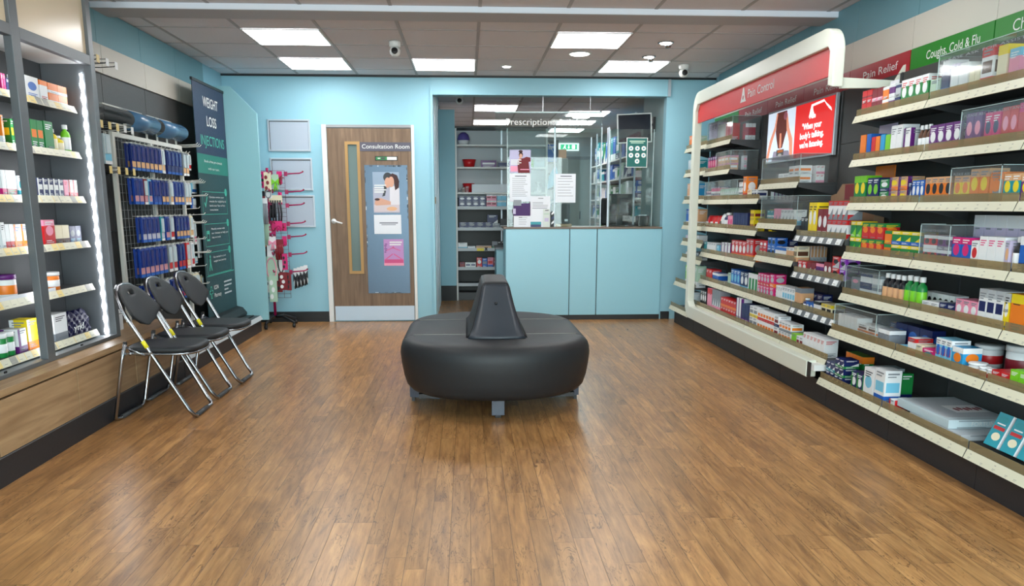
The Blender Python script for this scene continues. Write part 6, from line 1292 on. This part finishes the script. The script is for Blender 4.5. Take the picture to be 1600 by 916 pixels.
for k, z in enumerate(ZS):
    for q, (x, ln_) in enumerate(((-2.05, .12), (-1.93, .12))):
        h_ = thing('magenta_hook', '%s magenta hook in the %s row of the spinner' % (('left', 'right')[q], ORD[k]), 'hook', (x, 8.138, z), 'magenta hooks on the spinner front'); m = MB(); m.tube([(x, 8.1385, z), (x, 8.138 - ln_, z), (x, 8.138 - ln_ - .01, z + .015)], .006, MAG, 6); m.box(x - .014, 8.125, z - .02, x + .014, 8.1375, z + .02, MAG); m.lathe([(.006, -.006), (.008, 0), (.006, .006)], (x, 8.138 - ln_ - .01, z + .018), MAG, 8); m.build('hook_arm', h_)
    h_ = thing('magenta_hook', 'sideways magenta hook in the %s row of the spinner' % ORD[k], 'hook', (-1.798, 8.14, z - .01), 'magenta hooks on the spinner side'); m = MB(); m.tube([(-1.80, 8.135, z - .01), (-1.66, 8.17, z - .0), (-1.63, 8.18, z + .012)], .007, MAG, 6); m.box(-1.80, 8.11, z - .03, -1.77, 8.1345, z + .012, MAG); m.lathe([(.007, -.007), (.009, 0), (.007, .007)], (-1.63, 8.18, z + .016), pal('d'), 8); m.build('hook_arm', h_)
def hair(x, y, z, w_, h, card, col, kind, lab):
    """hangs from a hook: z is the top"""
    w_ *= 1.3; t = thing('hair_accessory', lab, 'hair accessory', (x, y, z - h))
    m = MB(); m.box(x - w_ / 2, y, z - h if kind != 'tail' else z - .07, x + w_ / 2, y + .003, z, card); m.build('backing_card', t); m = MB()
    if kind == 'clips':
        for q in range(3): m.ell = None; Face('B', (x - w_ / 2, y - .0002, z - h)).ell(m, w_ * (.3 + .2 * (q % 2)), h * (.2 + .27 * q), w_ * .2, h * .1, col, .008)
    elif kind == 'bow':
        m.prism([(x, y - .002, z - h * .5), (x - w_ * .55, y - .002, z - h * .3), (x - w_ * .55, y - .002, z - h * .75)], (0, 0, 0), (0, -.02, 0), col); m.prism([(x, y - .002, z - h * .5), (x + w_ * .55, y - .002, z - h * .3), (x + w_ * .55, y - .002, z - h * .75)], (0, 0, 0), (0, -.02, 0), col)
        m.tube([(x, y - .012, z - h * .55), (x - w_ * .2, y - .012, z - h * 1.15)], .008, col, 6); m.tube([(x, y - .012, z - h * .55), (x + w_ * .25, y - .012, z - h * 1.1)], .008, col, 6)
    elif kind == 'band':
        m.tube([(x + w_ * .4 * math.cos(2 * PI * i / 14), y - .008, z - h * .5 + h * .45 * math.sin(2 * PI * i / 14)) for i in range(14)], .006, col, 6, True)
    else:
        for q in range(5): m.tube([(x + (q - 2) * w_ * .18, y - .008, z - .05), (x + (q - 2) * w_ * .22, y - .014, z - h * .55), (x + (q - 2.2) * w_ * .18 + .006 * (q % 2), y - .01, z - h)], .009, col, 6)
    m.build('accessory', t)
HAIRS = [(-2.07, 1.55, .05, .17, 'w', 'n', 'clips', 'navy clips on a white card, top left of the spinner'), (-1.95, 1.55, .055, .19, 'u', 'd', 'clips', 'brown clips on a cream card, top of the spinner'), (-1.88, 1.53, .05, .14, 'a2', 'l', 'bow', 'lime bow near the top right of the spinner'),
         (-2.07, 1.38, .05, .22, 'w', 'n', 'tail', 'navy hair tail on a white card, second spinner row'), (-1.95, 1.38, .05, .08, 'w', 'e', 'band', 'grey band on a white card, second spinner row'), (-1.89, 1.33, .1, .33, 'u', 'k', 'tail', 'big black fluffy hair piece on the spinner'), (-1.99, 1.3, .05, .25, 'w', 'e', 'tail', 'grey ribbon bunch left of the black hair piece'),
         (-2.07, 1.24, .07, .19, 'u', 'l', 'bow', 'lime bow on a tan card, third spinner row'), (-2.0, 1.2, .05, .36, 'w', 'a2', 'tail', 'long sage green ribbon in the middle of the spinner'), (-1.86, 1.08, .05, .09, 'm', 'm', 'bow', 'magenta bow in the fourth spinner row'), (-1.92, 1.08, .04, .1, 'm', 'd', 'band', 'dark pink band in the fourth spinner row'),
         (-2.07, 1.02, .05, .3, 'o', 'o', 'tail', 'long orange ribbon bunch at the left of the spinner'), (-1.93, .93, .05, .12, 'w', 'i', 'bow', 'white and pink bow, fifth spinner row'), (-1.87, .9, .06, .2, 'd', 'd', 'tail', 'maroon ribbon bunch, fifth spinner row'), (-1.97, .9, .04, .3, 'k', 'w', 'tail', 'black and white striped ribbon, fifth spinner row'), (-2.06, .78, .05, .2, 'k', 'k', 'tail', 'black ribbon bunch at lower left of the spinner'),
         (-1.96, .73, .09, .24, 'a2', 'i', 'band', 'green card with a pale flower band, sixth spinner row'), (-1.87, .76, .05, .2, 'w', 'k', 'band', 'black band on a white card, sixth spinner row'), (-1.82, .76, .04, .16, 'm', 'k', 'clips', 'black clips on a magenta card, sixth spinner row'),
         (-2.08, .56, .04, .19, 'w', 'k', 'bow', 'black bow on a white card, lowest left of the spinner'), (-2.02, .56, .05, .19, 'w', 'k', 'clips', 'black clips on a white card, lowest spinner row'), (-1.95, .54, .06, .26, 'a2', 'w', 'clips', 'white flowers on a long green card, lowest spinner row'), (-1.85, .575, .06, .18, 'd', 'w', 'clips', 'white clips on a maroon card, lowest spinner row'), (-1.80, .57, .035, .18, 'd', 'k', 'clips', 'black clips on a narrow maroon card, lowest spinner row')]
for k, (x, z, w_, h, a, b, kd, lab) in enumerate(HAIRS): hair(x, 8.04 + .022 * (k % 3), z, w_, h, pal(a), pal(b), kd, uniq(lab))
MORE = [(-2.01, 1.56, .045, .16, 'm', 'k', 'clips', 'black clips on a magenta card between the top clips'), (-1.845, 1.56, .04, .12, 'm', 'd', 'bow', 'dark bow on a magenta card, top right of spinner'), (-2.1, 1.4, .04, .16, 'k', 'n', 'bow', 'navy bow on a black card, second spinner row'), (-2.02, 1.37, .045, .16, 'k', 'd', 'tail', 'maroon tassels on a black card, second spinner row'),
        (-1.85, 1.36, .03, .12, 'm', 'm', 'band', 'magenta band hung by the black hair piece'), (-1.93, 1.25, .04, .14, 'k', 'k', 'tail', 'small black tassels behind the big black hair piece'), (-2.1, 1.22, .04, .15, 'd', 'o', 'clips', 'orange clips on a maroon card, third spinner row'), (-1.95, 1.07, .06, .12, 'm', 'w', 'clips', 'white clips on a magenta card, fourth spinner row'),
        (-1.83, 1.06, .04, .08, 'm', 'd', 'clips', 'dark clips on a short magenta card, fourth spinner row'), (-2.1, 1.0, .04, .3, 'o', 'r', 'tail', 'red ribbon bunch behind the long orange one'), (-2.02, .95, .05, .2, 'k', 'o', 'clips', 'orange clips on a black card, fifth spinner row'), (-1.83, .93, .035, .09, 'm', 'm', 'bow', 'magenta bow, fifth spinner row, right end'),
        (-1.91, .78, .05, .18, 'd', 'w', 'band', 'white band on a maroon card, sixth spinner row'), (-2.02, .78, .04, .25, 'k', 'e', 'tail', 'grey tassels on a black card, sixth spinner row'), (-2.1, .75, .04, .22, 'k', 'd', 'tail', 'maroon tassels at the far left of the sixth spinner row'), (-1.9, .57, .04, .2, 'd', 'k', 'clips', 'black clips on a maroon card, lowest spinner row middle')]
for k, (x, z, w_, h, a, b, kd, lab) in enumerate(MORE): hair(x, 8.108 + .004 * (k % 3), z, w_, h, pal(a), pal(b), kd, uniq(lab))
for q in range(4): hair(-1.76 + q * .032, 8.22 + .012 * q, .60 + q * .01, .03, .18, pal('w'), pal('k'), 'bow', uniq('%s of four black bows on white cards, lowest right of spinner' % ORD[q]))

# ------------------------------------------------------------ dispensary shelving and stock
t = thing('dispensary_shelf_unit', 'tall white and charcoal shelf unit seen left of the counter screens', 'shelving unit', (.44, 10.65, 0))
m = MB(); m.box(-.148, 10.46, 0, -.128, 10.5, 2.2, WHITE); m.box(1.015, 10.46, 0, 1.04, 10.5, 2.2, WHITE); m.box(.45, 10.80, .0, .47, 10.815, 2.2, ALU); m.build('upright', t)
m = MB(); m.box(-.148, 10.82, 1.34, 1.04, 10.85, 2.2, mat('unit_back_grey', (196, 202, 206), .5)); m.build('upper_back_panel', t); m = MB(); m.box(-.148, 10.82, 0, 1.04, 10.85, 1.339, SLAT); m.build('lower_back_panel', t)
m = MB(); m.box(-.148, 10.47, 2.2002, 1.04, 10.85, 2.225, BLACK); m.build('top_board', t)
DZ = [(2.0, 0), (1.72, 0), (1.40, 0), (1.215, 1), (.945, 1), (.68, 1), (.432, 1), (.22, 1)]
for z, rl in DZ:
    m = MB(); m.box(-.126, 10.475, z - .02, 1.014, 10.819, z, WHITE if not rl else DGREY); o = m.build('shelf_board', t)
    if rl: m = MB(); m.box(-.126, 10.46, z - .032, 1.014, 10.4745, z + .008, mat('grey_price_strip', (198, 204, 208), .45)); m.build('price_strip', o)
m = MB(); m.box(-.126, 10.5, 0, 1.014, 10.81, .1, DGREY); m.build('plinth', t)
def row(x0, z, w_, n, h, base, codes, ds, where, rows_=1, y=10.49, d=.08, name='medicine_carton'):
    proto = carton_mesh(w_ - .002, h - .001, d, base, codes, 'B').build(name, None, 0, (0, 0, 0)); first = True
    for r_ in range(rows_):
        for i in range(n):
            lab = ds + ((', ' + ORD[i] + ' from left') if n > 1 else '') + ((', ' + ('lower', 'upper')[r_] + ' layer') if rows_ > 1 else '') + ', ' + where
            put(proto, first, (x0 + (i + .5) * w_, y + d / 2, z + r_ * h + .0003), uniq(lab), 'medicine box', (ds + 's on the ' + where) if n * rows_ > 1 else None); first = False
W1 = 'dispensary shelf below the long white tray'
row(-.11, 1.215, .088, 4, .068, 'n', 'Ow', 'blue and white carton', W1, 2); row(.25, 1.215, .065, 2, .08, 'i', 'Cd Tw', 'pink and maroon carton', W1, 2); row(.385, 1.215, .062, 2, .08, 'c', 'Tw', 'pale blue carton', W1, 2); row(.515, 1.215, .062, 2, .15, 'w', 'Tn', 'white and navy carton', W1)
W2 = 'dispensary shelf level with the worktop'
row(-.11, .945, .11, 4, .075, 'n', 'Ow Oe', 'navy carton with pale ring', W2); row(.26, .945, .14, 1, .17, 'n', 'Dw', 'large navy and white carton', W2, y=10.6); row(.345, .945, .08, 1, .06, 'e', 'Lw', 'small grey carton', W2); row(.43, .945, .09, 1, .12, 'k', 'Bw Le', 'black carton', W2); row(.53, .945, .08, 2, .06, 'k', 'Lw', 'low black carton', W2)
W3 = 'dispensary shelf with the yellow tag'
row(-.125, .68, .12, 1, .075, 'w', 'Bc', 'white and aqua carton', W3); row(.0, .68, .1, 1, .03, 'w', '', 'flat white carton', W3); row(.11, .68, .1, 2, .04, 'x2', 'Te', 'low brown grey carton', W3); row(.32, .68, .07, 1, .09, 'e', 'Bg', 'grey green carton', W3); row(.39, .68, .05, 2, .09, 'k', 'Bb', 'black and blue carton', W3)
m = MB(); m.box(.12, 10.452, .65, .215, 10.4595, .685, pal('y')); solo(m, 'shelf_tag', 'yellow promotional tag clipped to a dispensary shelf edge', 'tag', (.17, 10.455, .65)); m = MB(); m.prism([(.218, 10.452, .66), (.23, 10.452, .65), (.262, 10.452, .69), (.25, 10.452, .70)], (0, 0, 0), (0, .006, 0), BLACK); m.prism([(.218, 10.4585, .69), (.23, 10.4585, .70), (.262, 10.4585, .66), (.25, 10.4585, .65)], (0, 0, 0), (0, .0012, 0), BLACK); solo(m, 'cross_tag', 'black cross-shaped tag beside the yellow shelf tag', 'tag', (.24, 10.455, .65))
W4 = 'lowest full dispensary shelf'
row(-.11, .432, .07, 1, .07, 'd', 'Ln', 'maroon carton', W4); row(-.035, .432, .07, 2, .065, 'w', 'Cn', 'white and navy carton', W4); row(.115, .432, .072, 1, .13, 'r', 'Ow', 'red carton', W4); row(.19, .432, .065, 1, .12, 'b', 'Ce', 'blue grey carton', W4); row(.26, .432, .072, 1, .13, 'i', 'Cr Bb', 'pink carton', W4); row(.335, .432, .072, 1, .13, 'd', 'Ow', 'dark red carton', W4); row(.41, .432, .065, 1, .12, 'y', 'Ck', 'yellow carton', W4)
def bowl(x, z, r, h, c, lab, y=10.62, name='storage_basket'):
    m = MB(); m.lathe([(r * .72, 0), (r, h), (r * .96, h), (r * .69, .004)], (x, y, z + .0003), c, 24); solo(m, name, lab, 'basket', (x, y, z))
bowl(.03, 1.72, .09, .1, pal('r'), 'round red basket on the second white dispensary shelf'); bowl(.02, 1.40, .08, .12, pal('r'), 'dark red basket standing on the third white dispensary shelf', 10.72); bowl(.17, 1.40, .075, .08, pal('k'), 'black oval basket beside the dark red one', 10.74); bowl(.43, 1.40, .085, .09, pal('y'), 'gold basket at the right of the third white shelf', 10.69)
bowl(-.04, 2.0, .075, .06, pal('w'), 'white bowl on the top dispensary shelf')
m = MB(); m.lathe([(.08, .0), (.08, .02), (.065, .07), (.03, .1)], (-.04, 10.62, 2.0605), mat('lid_violet', (96, 84, 160), .4), 24); solo(m, 'violet_lid', 'violet domed lid on top of the white bowl', 'lid', (-.04, 10.62, 2.06))
W5 = 'second white dispensary shelf'
row(.18, 1.72, .2, 1, .085, 'p', 'Cw Lw', 'purple box with white figures', W5); row(.4, 1.72, .16, 1, .075, 'n', 'Te', 'slate box', W5); row(.57, 1.72, .05, 1, .085, 'y', 'Vw', 'yellow box', W5); row(.82, 1.72, .04, 1, .1, 'l', 'Vw', 'bright green box', W5); row(.866, 1.72, .14, 1, .1, 'a', 'Le', 'pale box', W5)
m = MB(); m.box(.06, 10.48, 1.4005, .555, 10.6, 1.505, mat('white_tray', (214, 222, 230), .4)); solo(m, 'white_tray', 'long white tray on the third dispensary shelf', 'tray', (.3, 10.54, 1.4), bevel=.004)
for k in range(3): row(-.11 + k * .045, 1.40, .04, 1, .05 + .015 * k, 'kxd'[k], 'Lw', ('small black box', 'small brown box', 'small maroon box')[k], 'third dispensary shelf by the tray')
m = MB(); m.lathe([(.05, 0), (.05, .02), (.018, .04), (.014, .11), (.04, .13)], (.93, 10.6, 1.4003), pal('w'), 20); solo(m, 'white_stand', 'small white stand behind the red dress poster', 'stand', (.93, 10.6, 1.4))
t = thing('face_mask', 'pale blue pleated sheet hanging on the dark rack beside the aluminium post', 'sheet', (1.16, 10.99, 1.45)); m = MB(); m.prism([(1.09, 10.998, 1.45), (1.11, 10.998, 1.62), (1.2, 10.998, 1.78), (1.235, 10.998, 1.66), (1.16, 10.998, 1.48)], (0, 0, 0), (0, -.01, 0), pal('c')); m.build('pleated_sheet', t); m = MB(); m.tube([(1.2, 10.993, 1.775), (1.19, 10.993, 1.9), (1.1, 10.996, 2.07)], .003, WHITE, 6); m.build('cord', t)
t = thing('storage_rack', 'dark open rack of medicine stock behind the aluminium post', 'rack', (1.27, 11.2, 0))
m = MB(); 
for x in (1.06, 1.22): m.box(x, 11.0, 0, x + .02, 11.3, 2.1, DGREY)
for z in (.3, .7, 1.1, 1.45, 1.8, 2.08): m.box(1.0805, 11.0, z, 1.2195, 11.3, z + .015, DGREY)
m.build('rack_frame', t)
WR = 'dark rack behind the post'
for k, (z, b_, nm) in enumerate(((1.8152, 'b', 'tall blue box'), (1.4652, 'k', 'dark grey box'), (1.1152, 'n', 'navy box'), (.7152, 'e', 'grey box'))): row(1.085, z, .13, 1, .2 + .03 * (k == 0), b_, 'Lw', nm, WR, y=11.02, d=.2)
# exit sign and far door
t = thing('exit_sign', 'lit green running man exit sign on the far dispensary wall', 'sign', (1.98, 15.8, 2.3)); f = Face('B', (1.80, 15.80, 2.30), .36, .115)
m = MB(); m.box(1.78, 15.80, 2.285, 2.18, 15.849, 2.43, mat('exit_case', (214, 236, 230), .4, emit=.8)); m.build('sign_case', t); m = MB(); f.rect(m, .06, .1, .94, .9, mat('exit_green', (10, 150, 100), .4, emit=1.2), .002); m.build('green_panel', t)
m = MB(); EW = mat('exit_white', (240, 255, 250), .4, emit=2)
f.ell(m, .3, .74, .025, .08, EW, .004); f.poly(m, [(.24, .62), (.32, .62), (.31, .42), (.36, .2), (.33, .2), (.28, .38), (.22, .22), (.18, .24), (.25, .42)], EW, .004); f.poly(m, [(.46, .5), (.53, .5), (.53, .78), (.57, .78), (.5, .2)], EW, .004) if False else f.poly(m, [(.5, .2), (.56, .45), (.52, .45), (.52, .8), (.48, .8), (.48, .45), (.44, .45)], EW, .004)
f.rect(m, .68, .2, .84, .8, EW, .004); m.build('pictogram', t)
t = thing('door_2', None, None, (1.9, 15.85, 0)); t['kind'] = 'structure'
m = MB(); m.box(1.70, 15.82, 0, 1.76, 15.849, 2.18, MGREY); m.box(2.45, 15.82, 0, 2.51, 15.849, 2.18, MGREY); m.box(1.76, 15.82, 2.12, 2.45, 15.849, 2.18, MGREY); m.build('door_frame', t)
m = MB(); m.box(1.761, 15.825, 0.01, 2.449, 15.848, 2.119, mat('grey_green_door', (124, 134, 130), .5)); m.build('door_leaf', t)
m = MB(); m.tube([(2.22, 15.82, .98), (2.22, 15.79, .98), (2.22, 15.79, 1.12), (2.22, 15.82, 1.12)], .01, BLACK); m.build('door_handle', t)
m = MB(); f = Face('B', (0, 15.8245, 0)); f.rect(m, 1.85, 1.42, 1.94, 1.58, pal('g'), .001); f.rect(m, 1.97, 1.42, 2.08, 1.58, pal('k'), .001); m.build('door_notice', t)
t = thing('tall_store_cupboard', 'pale grey tall cupboard left of the far dispensary door', 'cupboard', (1.45, 13.2, 0)); m = MB(); m.box(1.42, 13.0, 0, 1.62, 13.5, 1.98, mat('cupboard_grey_green', (112, 122, 118), .5)); m.build('body', t, .004); m = MB(); m.box(1.56, 12.985, .95, 1.572, 12.999, 1.1, BLACK); m.build('handle', t)
m = MB(); m.box(1.44, 13.05, 1.9805, 1.6, 13.4, 2.12, mat('brown_card', (150, 118, 92), .7)); solo(m, 'stored_box', 'brown box on top of the tall grey cupboard', 'box', (1.52, 13.2, 1.98))
# stock shelves along the dispensary right wall
t = thing('wall_stock_shelves', 'long white stock shelves along the right dispensary wall', 'shelving unit', (2.2, 11.7, 0)); SZ = [.75, 1.05, 1.33, 1.60, 1.87]
m = MB()
for y in (9.95, 10.9, 11.9, 12.9, 13.5): m.box(2.06, y, 0, 2.08, y + .02, 2.35, ALU)
m.build('upright', t)
m = MB(); m.box(2.401, 9.95, 0, 2.42, 13.52, 2.35, SLAT); m.build('back_panel', t)
for z in SZ: m = MB(); m.box(2.0805, 9.95, z - .02, 2.4, 13.52, z, WHITE); m.build('shelf_board', t)
rr = random.Random(11); cs = ['g', 'g', 'b', 'n', 'w', 'a2', 'g', 'b', 't', 'w']; nmz = ['lowest', 'second lowest', 'middle', 'second highest', 'highest']; cn = dict(g='green', b='blue', n='navy', w='white', a2='pale green', t='teal')
protos = {}
for k, z in enumerate(SZ):
    y = 10.02; i = 0
    while y < 13.3:
        c = rr.choice(cs); w_ = rr.uniform(.13, .24); h = rr.uniform(.13, .22) if k < 4 else rr.uniform(.25, .36); key = c
        if not any(abs(y - q) < w_ / 2 + .02 or abs(y + w_ - q) < .02 or y < q < y + w_ for q in (10.9, 11.9, 12.9)) or True:
            o = carton_mesh(w_ - .01, h, .16, c, rr.choice(('Lw', 'Bw', 'Tw', 'Cw Bn', 'Dw')), 'R').build('stock_pack', None, 0, (0, 0, 0)); o.location = (2.19, y + w_ / 2, z + .0003); i += 1
            meta(o, uniq('%s stock pack, %s from the counter end, %s right dispensary shelf' % (cn[c], ORD[i - 1], nmz[k]))if i <= 16 else 'stock pack deep in the dispensary', 'stock pack', 'stock packs on the right dispensary shelves')
        y += w_ + rr.uniform(.0, .05)
